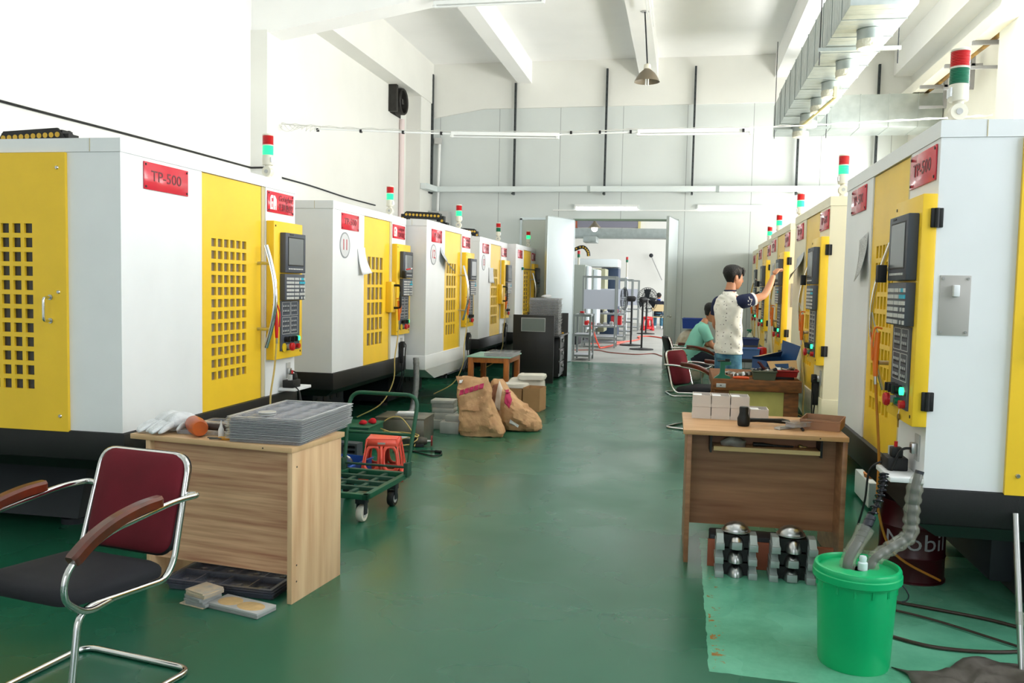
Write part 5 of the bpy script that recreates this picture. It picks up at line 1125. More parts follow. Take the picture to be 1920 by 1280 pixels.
# --- standing man: local frame faces +y; rotated so that he faces the console
def cloth(name, secs, m, par, n=28, amp=.006, seed=1, sub=1, extra=None):
    """garment from interpolated ring sections with soft folds"""
    b = MB(); S_ = []
    for a, c in zip(secs[:-1], secs[1:]):
        for i in range(3): t_ = i/3; S_.append((Vector(a[0]).lerp(Vector(c[0]), t_), a[1]+(c[1]-a[1])*t_, a[2]+(c[2]-a[2])*t_, a[3])+((a[4],) if len(a) > 4 else ()))
    S_.append(secs[-1]); b.loft(S_, m, n)
    for i, p in enumerate(b.v): q = Vector((p.x*9+seed, p.y*9, p.z*22+p.x*14+p.y*10)); b.v[i] = p+Vector((p.x, p.y, 0)).normalized()*(amp*2*noise.noise(q)+amp*noise.noise(q*2.1))
    return b.build(name, par, smooth=80, sub=sub)
def sleeve(mb, pts, rad, m, n=18): mb.tube(smooth_pts(pts, 4), [rad[min(int(i/4), len(rad)-2)]+(rad[min(int(i/4), len(rad)-2)+1]-rad[min(int(i/4), len(rad)-2)])*((i/4) % 1 if i < 4*(len(rad)-1) else 1) for i in range(4*(len(pts)-1)+1)], m, n)
def standing_man():
    t = thing('person', 'person standing in a patterned white tee with navy sleeves, arm raised to a console', 'person', (.52, 9.68, 0), math.radians(-52))
    Hs = (0, .035, 1.672)
    n = {'pelvis': ((0, 0, .96), .1, .1), 'waist': ((0, -.005, 1.1), .085, .085), 'chest': ((0, -.01, 1.28), .09, .09), 'upper': ((0, -.012, 1.42), .075, .075), 'neck': ((0, -.005, 1.51), .058, .058), 'neck2': ((0, .012, 1.6), .054, .054), 'skull': ((0, .02, 1.68), .05, .05)}
    e = chain('pelvis', 'waist', 'chest', 'upper', 'neck', 'neck2', 'skull')
    for s_, k in ((-1, 'l'), (1, 'r')):
        n.update({k+'hip': ((s_*.09, 0, .9), .075, .075), k+'knee': ((s_*.1, .015, .5), .055, .055), k+'ank': ((s_*.105, -.02, .085), .038, .038), k+'toe': ((s_*.12, .09, .035), .03, .03)}); e += chain('pelvis', k+'hip', k+'knee', k+'ank', k+'toe')
    n.update({'rsh': ((.165, 0, 1.425), .056, .056), 'rmid': ((.21, .14, 1.45), .05, .05), 'relb': ((.235, .27, 1.49), .043, .043), 'rfor': ((.22, .355, 1.6), .04, .04), 'rwri': ((.2, .43, 1.72), .027, .027)}); e += chain('upper', 'rsh', 'rmid', 'relb', 'rfor', 'rwri')
    n.update({'lsh': ((-.165, -.005, 1.42), .056, .056), 'lelb': ((-.245, .01, 1.14), .042, .042), 'lwri': ((-.2, .2, 1.0), .027, .027)}); e += chain('upper', 'lsh', 'lelb', 'lwri')
    body = skinned('body', n, e, 'pelvis', SKIN, t)
    hm = MB(); R = Matrix.Rotation(math.radians(-6), 4, 'Z') @ Matrix.Rotation(-.12, 4, 'X'); head_mesh(hm, Hs, R, SKIN); hd = hm.build('head', body, smooth=70, sub=1); face_parts(hd, Hs, R); hair_cap(hd, Hs, R)
    hm = MB(); hand(hm, (.199, .435, 1.727), (-.12, .72, .68), (0, .5, -.7), .9, SKIN); hm.build('hand', body, smooth=70, sub=1)
    hm = MB(); hand(hm, (-.198, .21, .993), (.1, .85, -.35), (.6, .1, -.6), .5, SKIN, False); hm.build('hand', body, smooth=70, sub=1)
    tee = cloth('tee_shirt', [((0, 0, .845), .172, .125, 0), ((0, 0, .87), .174, .128, 0), ((0, 0, .97), .17, .125, 0), ((0, -.006, 1.1), .166, .12, 0), ((0, -.01, 1.24), .178, .128, 0), ((0, -.012, 1.36), .187, .125, 0), ((0, -.012, 1.43), .18, .105, 0), ((0, -.01, 1.475), .14, .085, 0), ((0, -.006, 1.51), .085, .07, 0), ((0, -.002, 1.535), .066, .066, 0)], TEEP, t, amp=.013)
    b = MB(); b.lathe([(.064, -.012), (.069, 0), (.065, .01)], (0, 0, 1.538), NAVY, 24); b.build('neckband', tee)
    b = MB(); sleeve(b, [(.12, 0, 1.42), (.17, .03, 1.425), (.196, .085, 1.438), (.208, .13, 1.45)], [.064, .08, .076, .07], NAVY); sl = b.build('navy_sleeve', t, smooth=80, sub=1)
    b = MB(); sleeve(b, [(.206, .122, 1.447), (.209, .138, 1.452), (.212, .15, 1.456)], [.0715, .0725, .0715], WHITE); b.build('sleeve_cuff', sl)
    b = MB(); rr_ = random.Random(3)
    for i in range(16):
        a = rr_.uniform(-.9, .5); v = rr_.uniform(.2, .85); c = Vector((.175, .04, 1.428)).lerp(Vector((.202, .11, 1.444)), v); d = Vector((.35, .9, .2)).normalized(); u = d.cross(Vector((0, 0, 1))).normalized(); w_ = u.cross(d); p = c+(u*math.cos(a)+w_*math.sin(a))*.077; b.ball(p, (.006, .006, .009), WTXT, 6)
    b.build('sleeve_print', sl)
    b = MB(); sleeve(b, [(-.13, 0, 1.42), (-.18, 0, 1.4), (-.208, .002, 1.33), (-.222, .004, 1.26)], [.066, .078, .072, .066], NAVY); b.build('navy_sleeve', t, smooth=80, sub=1)
    je = cloth('jeans', [((0, 0, .985), .14, .11, 0), ((0, 0, .93), .155, .118, 0), ((0, 0, .87), .165, .122, 0), ((0, 0, .8), .16, .115, 0), ((0, 0, .76), .12, .09, 0)], DENIM, t)
    for s_ in (-1, 1): b = MB(); sleeve(b, [(s_*.085, 0, .84), (s_*.092, .01, .66), (s_*.1, .018, .48), (s_*.104, -.005, .28), (s_*.106, -.015, .09)], [.09, .088, .072, .068, .07], DENIM); b.build('trouser_leg', je, smooth=80)
    for s_ in (-1, 1): b = MB(); b.loft([((s_*.115, .02, .0), .047, .13, 0), ((s_*.115, .02, .03), .049, .135, 0), ((s_*.115, .01, .07), .045, .11, 0), ((s_*.11, -.02, .1), .04, .05, 0)], SHOE, 18); b.build('shoe', t, smooth=60)
    return t
standing_man()
def seated(label, loc, rz, tee, hair_seed, lean=.28, seat=.47, long_sleeve=False, collar=None):
    t = thing('person', label, 'person', loc, rz); Lz = seat+.09
    def tor(u, dy=0): return (0, math.sin(lean)*u-.02+math.cos(lean)*dy, Lz+math.cos(lean)*u-math.sin(lean)*dy)
    n = {'pelvis': (tor(0), .1), 'waist': (tor(.15), .085), 'chest': (tor(.33), .09), 'upper': (tor(.45), .075), 'neck': (tor(.54), .056), 'neck2': (tor(.62), .052)}
    e = chain('pelvis', 'waist', 'chest', 'upper', 'neck', 'neck2'); hp = Vector(tor(.69))+Vector((0, .03, 0))
    for s_, k in ((-1, 'l'), (1, 'r')):
        n.update({k+'hip': ((s_*.09, .02, Lz-.03), .075), k+'knee': ((s_*.12, .42, Lz-.02), .056), k+'ank': ((s_*.12, .4, .09), .04), k+'toe': ((s_*.125, .5, .035), .03)}); e += chain('pelvis', k+'hip', k+'knee', k+'ank', k+'toe')
        sh = Vector(tor(.44))+Vector((s_*.165, 0, 0)); el = sh+Vector((s_*.05, .12, -.25)); wr = el+Vector((-s_*.08, .24, .02)); n.update({k+'sh': (tuple(sh), .055), k+'el': (tuple(el), .042), k+'wr': (tuple(wr), .027)}); e += chain('upper', k+'sh', k+'el', k+'wr')
    body = skinned('body', n, e, 'pelvis', SKIN, t)
    R = Matrix.Rotation(-.45, 4, 'X'); hm = MB(); head_mesh(hm, hp, R, SKIN); hd = hm.build('head', body, smooth=70, sub=1); face_parts(hd, hp, R); hair_cap(hd, hp, R, hair_seed)
    for s_, k in ((-1, 'l'), (1, 'r')): hm = MB(); hand(hm, n[k+'wr'][0], (-s_*.2, 1, -.1), (-s_*.3, 0, -1), .5, SKIN, s_ > 0); hm.build('hand', body, smooth=70, sub=1)
    ax = ((1, 0, 0), (0, math.cos(lean), -math.sin(lean)))
    top = cloth('top', [(tor(u), rx, ry, 0, ax) for u, rx, ry in ((-.08, .165, .13), (-.03, .17, .135), (.1, .165, .13), (.22, .175, .13), (.34, .187, .128), (.42, .183, .11), (.47, .15, .09), (.51, .09, .072), (.54, .068, .066))], tee, t, amp=.008, seed=hair_seed)
    for s_, k in ((-1, 'l'), (1, 'r')):
        a, e_, w_ = Vector(n[k+'sh'][0]), Vector(n[k+'el'][0]), Vector(n[k+'wr'][0]); i_ = a*.6+Vector(tor(.44))*.4; b = MB()
        if long_sleeve: sleeve(b, [i_, a, a.lerp(e_, .5), e_, e_.lerp(w_, .5), e_.lerp(w_, .9)], [.07, .08, .068, .058, .05, .044], tee)
        else: sleeve(b, [i_, a, a.lerp(e_, .35), a.lerp(e_, .65)], [.07, .082, .074, .07], tee)
        b.build('sleeve', top, smooth=80, sub=1)
    if collar: b = MB(); b.T = Matrix.Translation(Vector(tor(.56))) @ Matrix.Rotation(-lean, 4, 'X'); b.lathe([(.07, -.02), (.076, 0), (.068, .022)], (0, 0, 0), collar, 22); b.build('collar', t)
    tm = TROUS if not long_sleeve else DENIM
    tr_ = cloth('trousers', [((0, -.03, Lz+.06), .15, .125, 0), ((0, -.01, Lz), .17, .14, 0), ((0, 0, Lz-.06), .17, .14, 0), ((0, .0, Lz-.088), .14, .11, 0)], tm, t)
    for s_ in (-1, 1): b = MB(); sleeve(b, [(s_*.085, .02, Lz-.005), (s_*.1, .2, Lz+.005), (s_*.12, .4, Lz-.01), (s_*.122, .425, Lz-.12), (s_*.12, .41, .3), (s_*.12, .4, .09)], [.088, .084, .072, .07, .062, .06], tm); b.build('trouser_leg', tr_, smooth=80)
    for s_ in (-1, 1): b = MB(); b.loft([((s_*.125, .44, .0), .047, .13, 0), ((s_*.125, .44, .03), .049, .135, 0), ((s_*.125, .43, .07), .042, .1, 0), ((s_*.12, .4, .1), .04, .05, 0)], SHOE if not long_sleeve else PAPER, 16); b.build('shoe', t, smooth=60)
    return t
seated('person in a pale teal tee seated bent over, beyond the standing person', (.16, 12.74, 0), math.radians(-80), TEAL, 3, lean=.38)
# ================================================================ things fixed to machines, walls and ceiling
def blow_gun(label, side, xf, y0, col, hose=True, z=1.33):
    P = lambda x, y, zz: W(side, xf, y0, (x, y, zz)); t = thing('air_blow_gun', label, 'air gun', group='air guns hung on the door handles')
    g = M('gun_'+col, (236, 120, 34) if col == 'orange' else (214, 34, 36), .4); b = MB()
    b.tube([P(1.6, -.105, z+.02), P(1.605, -.11, z-.06), P(1.61, -.112, z-.14), P(1.615, -.11, z-.2)], [.012, .015, .014, .011], g, 10)
    b.tube(fillet([P(1.6, -.085, z+.04), P(1.6, -.12, z+.05), P(1.615, -.135, z-.02), P(1.615, -.13, z-.12)], .02), .005, g, 8); b.build('gun_body', t)
    b = MB(); b.tube([P(1.6, -.105, z+.02), P(1.585, -.12, z+.06), P(1.57, -.13, z+.12)], .0035, STEEL, 8); b.build('nozzle', t)
    b = MB(); b.cyl(P(1.615, -.11, z-.2), P(1.618, -.108, z-.24), .008, STEEL); b.tube(smooth_pts([P(1.618, -.108, z-.24), P(1.62, -.09, .9), P(1.6, -.07, .7), P(1.59, -.06, .45), P(1.5, .05, .2), P(1.42, .3, .05)], 7), .007, HOSEO if (side, y0) == ('R', 4.05) else HOSEY, 8); b.build('air_hose', t)
    return t
def strip(label, side, xf, y0, hang):
    P = lambda x, y, z: W(side, xf, y0, (x, y, z)); t = thing('power_strip', label, 'power strip', group='power leads at the machine consoles'); b = MB()
    def bx(a, c, m, bev=.003): p, q = P(*a), P(*c); b.box(p, q, m, bev)
    if hang:
        bx((1.93, -.05, .62), (1.98, -.006, .86), BLKRUB, .006); bx((1.92, -.062, .8), (1.99, -.02, .87), BLKRUB, .006); b.build('socket_body', t)
        b = MB(); b.tube(smooth_pts([P(2.02, -.03, .845), P(2.02, -.06, .83), P(2.0, -.06, .74), P(1.99, -.05, .5), P(1.97, .0, .3)], 6), .006, BLKRUB, 8); b.tube(smooth_pts([P(1.955, -.03, .62), P(1.955, -.035, .48), P(1.94, .02, .3)], 6), .006, BLKRUB, 8); b.build('cord', t)
    else:
        bx((1.87, -.12, .731), (2.0, -.03, .79), BLKRUB, .006); bx((1.93, -.1, .79), (1.985, -.05, .835), BLKRUB, .006); b.build('socket_body', t)
        b = MB(); b.cyl(P(1.9, -.08, .79), P(1.9, -.08, .83), .018, LGREY); b.cyl(P(1.945, -.075, .835), P(1.945, -.075, .86), .008, RED); b.build('plug', t)
        b = MB(); b.tube(smooth_pts([P(2.03, -.03, .845), P(2.02, -.07, .83), P(2.0, -.1, .74), P(1.96, -.17, .5), P(1.93, -.2, .38)], 6), .006, BLKRUB, 8); b.tube(smooth_pts([P(1.88, -.12, .75), P(1.87, -.17, .7), P(1.85, -.18, .55), P(1.82, -.2, .42)], 6), .005, BLKRUB, 8); b.build('cord', t)
    return t
A = [(m[0], m[1], m[2]) for m in MACH]
gl = ['red air gun hung on the nearest left machine', 'orange air gun hung by the black door handle of machine 11', 'orange air gun hung on machine 12', 'orange air gun hung on machine 13', None, 'orange air gun hung on the nearest right machine behind the bucket', 'orange air gun hung on the second right machine', 'orange air gun hung on the machine being operated', 'orange air gun hung on the fourth machine of the right row', 'orange air gun hung on the farthest right machine']
for q, l, i in zip(A, gl, range(10)):
    if l: blow_gun(l, *q, 'red' if i == 0 else 'orange')
sl_ = ['black socket box on the outlet shelf of the nearest left machine', 'black power lead hanging at machine 11', 'black power lead hanging at machine 12', 'black power lead hanging at machine 13', None, 'black socket box on the outlet shelf of the nearest right machine', 'black power lead hanging at the second right machine', 'black power lead hanging at the machine being operated', None, None]
for q, l, i in zip(A, sl_, range(10)):
    if l: strip(l, *q, i not in (0, 5))
# sheets of paper stuck to the machines
def sheet(label, side, xf, y0, x, z, w_, h_, curl, rot=0, m=PAPER, grp='sheets taped to the machines'):
    b = MB(); n = 8; vs = []
    for j in range(n+1):
        for i in range(5):
            u, v = (i/4-.5)*w_, -j/n*h_; k = j/n; uu, vv = u*math.cos(rot)-v*math.sin(rot), u*math.sin(rot)+v*math.cos(rot); vs.append(W(side, xf, y0, (x+uu, -.004-curl*k*k*(.6+.4*i/4), z+vv)))
    fs = [(j*5+i, j*5+i+1, j*5+6+i, j*5+5+i) for j in range(n) for i in range(4)]; b.add(vs, fs, m); o = b.build('paper_sheet', smooth=60); sd = o.modifiers.new('s', 'SOLIDIFY'); sd.thickness = .0012; tag(o, label, 'paper', grp)
sheet('curling white sheet beside the door of machine 11', *A[1], .72, 1.89, .2, .26, .07, .12)
sheet('grey rolled sheet peeling off beside the door of machine 12', *A[2], .76, 1.93, .36, .17, .13, -.45, M('paper_grey', (196, 200, 204), .7))
sheet('pale sheet hung beside the door of machine 13', *A[3], .84, 1.83, .34, .25, .02)
PRN = M('printed_sheet', (214, 214, 212), .7, rgb2=(150, 150, 150), vscale=60, stretch=(1, 1, 3))
sheet('printed worn sheet on the nearest right machine, below its red plate', *A[5], .62, 1.89, .24, .26, .05, .15, PRN)
sheet('large grey sheet curling off the second right machine', *A[6], .5, 1.9, .5, .22, .12, .1, M('paper_grey', (196, 200, 204), .7))
sheet('faint sheet on the machine being operated, behind the raised hand', *A[7], .45, 1.9, .3, .24, .02, 0, PRN)
b = MB(); P = lambda x, y, z: W('L', -2.985, 15.4, (x, y, z)); b.tube([P(.62, -.02, 1.86), P(1.7, -.09, 1.86)], .01, SLATE, 8); b.box(P(.6, -.04, 1.84), P(.68, -.0, 1.89), GREEN_O, .004); tag(b.build('support_arm'), 'thin bar fixed across the front of the last left machine', 'bar')
for i, (q, l) in enumerate(((A[7], 'black pocket holder on the console of the machine being operated'), (A[6], 'black pocket holder on the console of the second right machine'), (A[5], 'black pocket holder on the console of the nearest right machine'), (A[1], 'black holder with a red pen on the console of machine 11'), (A[8], 'black holder with a red pen on the console of the fourth right machine'))):
    b = MB(); b.box(W(*q, (1.70, -.15, 1.6)), W(*q, (1.75, -.108, 1.685)), BLKRUB, .004)
    if i > 2: b.tube([W(*q, (1.74, -.15, 1.7)), W(*q, (1.82, -.17, 1.71))], .008, RED, 8); b.tube([W(*q, (1.82, -.17, 1.71)), W(*q, (1.86, -.175, 1.715))], .007, PAPER, 8)
    tag(b.build('pen_holder'), l, 'holder', 'black holders on the consoles')
# key on the nearest right machine
b = MB(); b.cyl(W(*A[5], (1.935, -.066, 1.01)), W(*A[5], (1.935, -.07, .985)), .0015, STEEL, n=6); b.cyl(W(*A[5], (1.935, -.066, .972)), W(*A[5], (1.935, -.071, .972)), .016, M('brass', (150, 120, 60), .4, metal=.8), n=14); b.box(W(*A[5], (1.93, -.066, .925)), W(*A[5], (1.94, -.071, .96)), M('brass', (150, 120, 60), .4, metal=.8)); tag(b.build('hanging_key'), 'small key hanging below the console of the nearest right machine', 'key')

# ---------------------------------------------------------------- far wall: bars, cable tray, tubes
BARM = M('slotted_bar_dark', (58, 64, 66), .5, metal=.3)
for i, (x, z0, z1, l) in enumerate(((-5.22, 3.42, 5.88, 'dark slotted bar on the far wall closest to the left pillar'), (-3.46, 3.4, 5.66, 'dark slotted bar on the far wall below the second ceiling beam'), (-1.6, 3.4, 5.9, 'dark slotted bar on the far wall left of the hanging lamp'), (.13, 3.4, 5.9, 'dark slotted bar on the far wall right of the hanging lamp'), (2.1, 3.4, 5.9, 'dark slotted bar on the far wall coming out below the round duct outlets'), (3.52, 3.6, 5.84, 'dark slotted bar on the far wall seen beside the cross duct'))):
    t = thing('hanger_bar', l, 'bar', (x, 17.46, 0), 0, 'slotted hanger bars on the far wall'); b = MB(); b.box((-.02, -.004, z0), (.02, .06, z1), BARM)
    k = 0
    for j in range(int((z1-z0)/.12)): b.box((-.006, -.006, z0+.04+j*.12), (.006, -.004, z0+.075+j*.12), BLK)
    b.build('bar', t); b = MB(); b.box((-.02, -.14, z0), (.02, -.004, z0+.03), BARM); b.prism([(-.13, z0+.03), (-.004, z0+.03), (-.004, z0+.12)], 'yz', -.004, .004, BARM); b.build('bracket', t)
TRAYM = M('cable_tray_sheet', (222, 230, 230), .45, metal=.2)
t = thing('cable_tray', 'long pale cable tray running across the far wall above the doorway', 'cable tray')
b = MB(); b.box((-5.18, 17.33, 3.45), (3.2, 17.44, 3.56), TRAYM, .003)
for x in (-1.9, .62): b.box((x-.03, 17.325, 3.445), (x+.03, 17.445, 3.565), GALV)
b.build('straight_run', t); b = MB(); b.prism([(-5.2, 17.44), (-5.05, 17.33), (-5.1, 16.75), (-5.23, 16.75)], 'xy', 3.45, 3.56, TRAYM); b.build('bent_end', t)
TUBE_ON = M('tube_lit', (250, 252, 255), .4, emit=9); TUBE_OFF = M('tube_unlit', (236, 238, 236), .3); FIX = M('fixture_white', (236, 238, 236), .4)
def tube_light(label, p, q, on, hang=0):
    p, q = Vector(p), Vector(q); t = thing('tube_light', label, 'light', (0, 0, 0), group='fluorescent tube lights'); d = (q-p).normalized()
    b = MB(); n_ = Vector((-d.y, d.x, 0))*.03
    b.hexa([p-n_+Vector((0, 0, .02)), q-n_+Vector((0, 0, .02)), q+n_+Vector((0, 0, .02)), p+n_+Vector((0, 0, .02))], [p-n_+Vector((0, 0, .065)), q-n_+Vector((0, 0, .065)), q+n_+Vector((0, 0, .065)), p+n_+Vector((0, 0, .065))], FIX); h = b.build('fixture', t)
    b = MB()
    for e in (p, q-d*.03): b.box(e-Vector((.012, .02, .012)), e+Vector((.03, .02, .022)), FIX, .003)
    b.build('tube_holder', h); MB().cyl(p+d*.03, q-d*.03, .014, TUBE_ON if on else TUBE_OFF, n=12).build('tube', t); return t
tube_light('lit tube light above the leaf on the black-desk side of the doorway', (-2.2, 17.568, 3.15), (-.9, 17.568, 3.15), True)
tube_light('lit tube light above the far wall beside the doorway, over the blue crate side', (.25, 17.568, 3.15), (1.56, 17.568, 3.15), True)
b = MB(); b.box((-2.65, 17.575, 3.09), (2.2, 17.5995, 3.115), FIX); tag(b.build('tube_rail'), 'thin white rail below the lit tubes on the far wall', 'rail')
tube_light('unlit tube light on the cross wire, over the left half of the doorway', (-3.12, 11.35, 3.53), (-1.66, 11.4, 3.50), False)
tube_light('unlit tube light on the cross wire, below the hanging lamp', (-.63, 11.4, 3.53), (.82, 11.45, 3.54), False)
tube_light('unlit tube light fixed under the cross beam at the top edge', (-3.15, 10.55, 4.99), (-1.75, 10.55, 4.99), False)
WIRE = M('twisted_wire', (206, 206, 200), .5)
t = thing('suspension_wire', 'twisted wire strung across the hall carrying two tube lights', 'wire')
b = MB(); P = smooth_pts([(-5.33, 10.8, 3.63), (-4.4, 11.05, 3.6), (-3.1, 11.35, 3.595), (-1.6, 11.4, 3.575), (-.6, 11.4, 3.6), (.85, 11.45, 3.61), (2.4, 11.55, 3.68), (3.73, 11.8, 3.78)], 14)
b.tube(P, .005, WIRE, 6)
for i in range(len(P)): P[i] = P[i]+Vector((0, .008*math.cos(i*2), .012+.008*math.sin(i*2)))
b.tube(P, .004, WIRE, 6); b.tube([(-4.9, 10.93, 3.585), (-3.12, 11.345, 3.565)], .011, FIX, 8); b.tube([(-1.66, 11.4, 3.545), (-.63, 11.4, 3.565)], .011, FIX, 8); b.build('wire', t)
b = MB()
for x in (-4.86, -4.3, -3.75, -3.25, -1.5, -1.12, -.72, .7): i = (x+5.33)/9.06; b.box((x-.014, 10.93+(x+4.9)*.233-.02 if x < -3.1 else 11.38, 3.55), (x+.014, (10.93+(x+4.9)*.233+.02) if x < -3.1 else 11.42, 3.59), BLK)
b.build('tape_wrap', t)
b = MB()
for k in range(9): a = k*.7; b.tube(smooth_pts([(-5.3+.05*k, 10.78+.02*k, 3.6), (-5.28+.06*k, 10.7, 3.56+.05*math.sin(a)), (-5.2+.05*k, 10.75, 3.55-.03*math.cos(a)), (-5.15+.05*k, 10.86, 3.61)], 5), .003, WIRE, 5)
b.build('loose_coil', t)
# pendant lamp
t = thing('pendant_lamp', 'bell-shaped lamp hanging on a rod from the ceiling beam', 'lamp', (-.62, 13.3, 0)); ENA = M('grey_brown_enamel', (120, 110, 92), .35)
b = MB(); b.cyl((-.06, 0, 5.688), (-.06, 0, 5.68), .06, LGREY); b.tube([(-.06, 0, 5.68), (0, 0, 4.9)], .011, SLATE, 8); b.build('rod', t)
b = MB(); b.lathe([(.012, 4.92), (.05, 4.9), (.055, 4.84), (.03, 4.83)], (0, 0, 0), PLASTW, 20); b.build('lamp_holder', t)
b = MB(); b.lathe([(.035, 4.84), (.07, 4.815), (.12, 4.77), (.16, 4.71), (.19, 4.65), (.192, 4.646), (.186, 4.65), (.155, 4.71), (.115, 4.765), (.06, 4.81)], (0, 0, 0), ENA, 32); sh = b.build('lamp_shade', t)
b = MB(); b.lathe([(.024, 4.8), (.024, 4.75)], (0, 0, 0), PLASTW, 14)
for s_ in (-.018, .018): b.tube(fillet([(s_, -.012, 4.75), (s_, -.012, 4.6), (s_, .012, 4.6), (s_, .012, 4.75)], .012), .011, TUBE_OFF, 8)
b.build('bulb', t)
# long white trunking on the side of that beam
b = MB(); b.box((-.63, 12.2, 5.5), (-.61, 13.1, 5.53), FIX); b.box((-.6, 11.5, 5.72), (-.58, 14.2, 5.75), FIX); tag(b.build('cable_trunking'), 'white trunking along the ceiling beam next to the hanging lamp', 'trunking')
# ventilation duct with six outlets
t = thing('air_duct', 'long galvanised air duct with round outlets hanging on the right', 'duct'); DZ0, DZ1, D0, D1 = 4.3, 4.86, 8.92, 15.3
b = MB(); b.box((1.5, D0, DZ0), (2.12, D1, DZ1), GALV, .004)
y = D0+.45
while y < D1:
    b.box((1.492, y, DZ0-.008), (2.128, y+.012, DZ1+.006), GALV); y += .62
y = D0+.14
while y < D1: b.box((1.498, y, DZ0-.002), (2.122, y+.004, DZ1), GALV); y += .155
b.build('duct_run', t)
for i, y in enumerate((9.75, 11.02, 12.1, 13.08, 14.22, 15.12)):
    b = MB(); c = (1.85, y, 0); b.lathe([(.13, DZ0), (.138, DZ0-.01), (.13, DZ0-.014), (.128, DZ0-.12), (.133, DZ0-.135), (.122, DZ0-.19), (.116, DZ0-.17), (.122, DZ0-.1), (.122, DZ0-.005), (0, DZ0-.004)][::1], c, GALV, 24); o = b.build('round_outlet', t)
    b = MB(); b.lathe([(.1215, DZ0-.02), (0, DZ0-.02)], c, BLK, 24); b.build('outlet_mouth', o)
    b = MB(); b.lathe([(.128, DZ0-.11), (.134, DZ0-.14), (.127, DZ0-.195), (.118, DZ0-.2)], c, M('crumpled_sleeve', (206, 204, 188), .7, bump=.8, bscale=30), 24); b.build('torn_sleeve', o)
for y in (10.35, 15.2):
    b = MB(); b.box((1.42, y, DZ0-.05), (2.3, y+.04, DZ0-.01), GALV)
    for x in (1.44, 2.27): b.cyl((x, y+.02, DZ0-.2), (x, y+.02, 5.7 if x < 2 else 6.1), .006, SLATE, n=8)
    b.build('hanger', t)
b = MB(); b.box((1.5, 15.3, DZ0-.02), (4.08, 16.1, DZ1-.04), GALV, .004)
for x in (1.9, 2.35, 2.8, 3.25, 3.7): b.box((x, 15.294, DZ0-.026), (x+.012, 16.106, DZ1-.034), GALV)
b.build('cross_duct', t)
b = MB(); b.tube([(1.74, 14.3, 4.12), (1.9, 12.0, 4.1)], .02, M('cream_strip', (214, 202, 140), .6), 6); b.box((1.86, 11.96, 4.08), (1.9, 12.0, 4.22), M('cream_strip', (214, 202, 140), .6)); tag(b.build('wooden_batten'), 'cream batten stuck between two of the round duct outlets', 'batten')
# right wall: trunking with yellow pipe on grey brackets
t = thing('service_trunking', 'cream trunking along the upper right wall on grey brackets', 'trunking', (0, 0, 0))
b = MB(); b.box((3.62, 8.0, 4.84), (3.8, 17.3, 5.0), M('cream_trunking', (236, 232, 218), .5)); b.box((3.64, 8.0, 5.002), (3.78, 17.3, 5.01), FIX); b.build('trunk', t)
for y in (12.3, 13.5, 14.8):
    b = MB(); b.box((3.6, y, 4.79), (4.098, y+.05, 4.84), M('bracket_grey', (150, 150, 152), .5)); b.box((3.95, y, 4.5), (4.0, y+.05, 5.2), M('bracket_grey', (150, 150, 152), .5)); b.box((3.6, y+.01, 4.48), (4.0, y+.04, 4.52), M('bracket_grey', (150, 150, 152), .5)); b.build('bracket', t)
b = MB(); pts = [(3.88, 8+.5*i, 4.884+.008*math.sin(i*1.3)) for i in range(19)]; b.tube(pts, .035, M('yellow_pipe', (206, 160, 70), .5, rgb2=(120, 96, 66), vscale=5), 10); tag(b.build('yellow_pipe'), 'grimy yellow pipe lying along the brackets on the upper right wall', 'pipe')
# left wall: extractor fan, cables, pink pipe, box
FANM = M('fan_dark', (44, 42, 38), .6, var=.3, vscale=12)
t = thing('extractor_fan', 'dark extractor fan set in the upper left wall', 'fan', (XL, 16.08, 5.03))
b = MB(); b.box((0, -.3, -.26), (.012, .3, .26), FANM); b.box((.0, -.4, -.25), (.16, -.3, .25), FANM, .004); b.build('housing', t)
b = MB(); b.T = Matrix.Rotation(PI/2, 4, 'Y'); b.lathe([(.22, .01), (.245, .02), (.25, .17), (.235, .19), (.215, .17), (.205, .05)], (0, 0, 0), FANM, 30); b.build('fan_ring', t)
for k in range(5):
    b = MB(); b.T = Matrix.Rotation(2*PI*k/5, 4, 'X'); b.hexa([(.07, -.02, .04), (.1, .05, .04), (.105, .05, .04), (.075, -.02, .04)], [(.05, -.07, .21), (.11, .07, .21), (.115, .07, .21), (.055, -.07, .21)], FANM); b.build('fan_blade', t)
b = MB(); b.cyl((.04, 0, 0), (.15, 0, 0), .055, FANM); b.build('hub', t)
b = MB(); b.tube(smooth_pts([(XL+.01, 3.6, 2.96), (XL+.01, 6.2, 2.97), (XL+.01, 8.2, 2.99), (XL+.01, 10.39, 3.0)], 6), .012, BLK, 8); b.tube([(XL+.01, 10.39, 3.0), (-5.31, 10.385, 3.0)], .012, BLK, 8); tag(b.build('wall_cable'), 'black cable along the left wall above the nearest left machine', 'cable')
b = MB(); b.tube(smooth_pts([(XL+.012, 11.0, 2.98), (XL+.012, 12.2, 2.98), (XL+.012, 13.6, 2.95), (XL+.012, 15.0, 2.95)], 6), .012, SLATE, 8); tag(b.build('wall_cable'), 'dark cable along the left wall between the pillar and the fan', 'cable')
b = MB(); b.cyl((XL+.05, 16.35, 2.4), (XL+.05, 16.35, 4.75), .05, M('pink_pipe', (236, 218, 216), .5), n=14); tag(b.build('drain_pipe'), 'pale pink pipe dropping below the extractor fan', 'pipe')
b = MB(); b.cyl((-5.1, 17.5, 2.3), (-5.06, 17.5, 4.45), .03, FIX, n=12); b.box((-5.16, 17.44, 4.45), (-5.02, 17.56, 4.58), LGREY, .01); tag(b.build('wall_conduit'), 'white conduit with a small box in the far left corner', 'conduit')
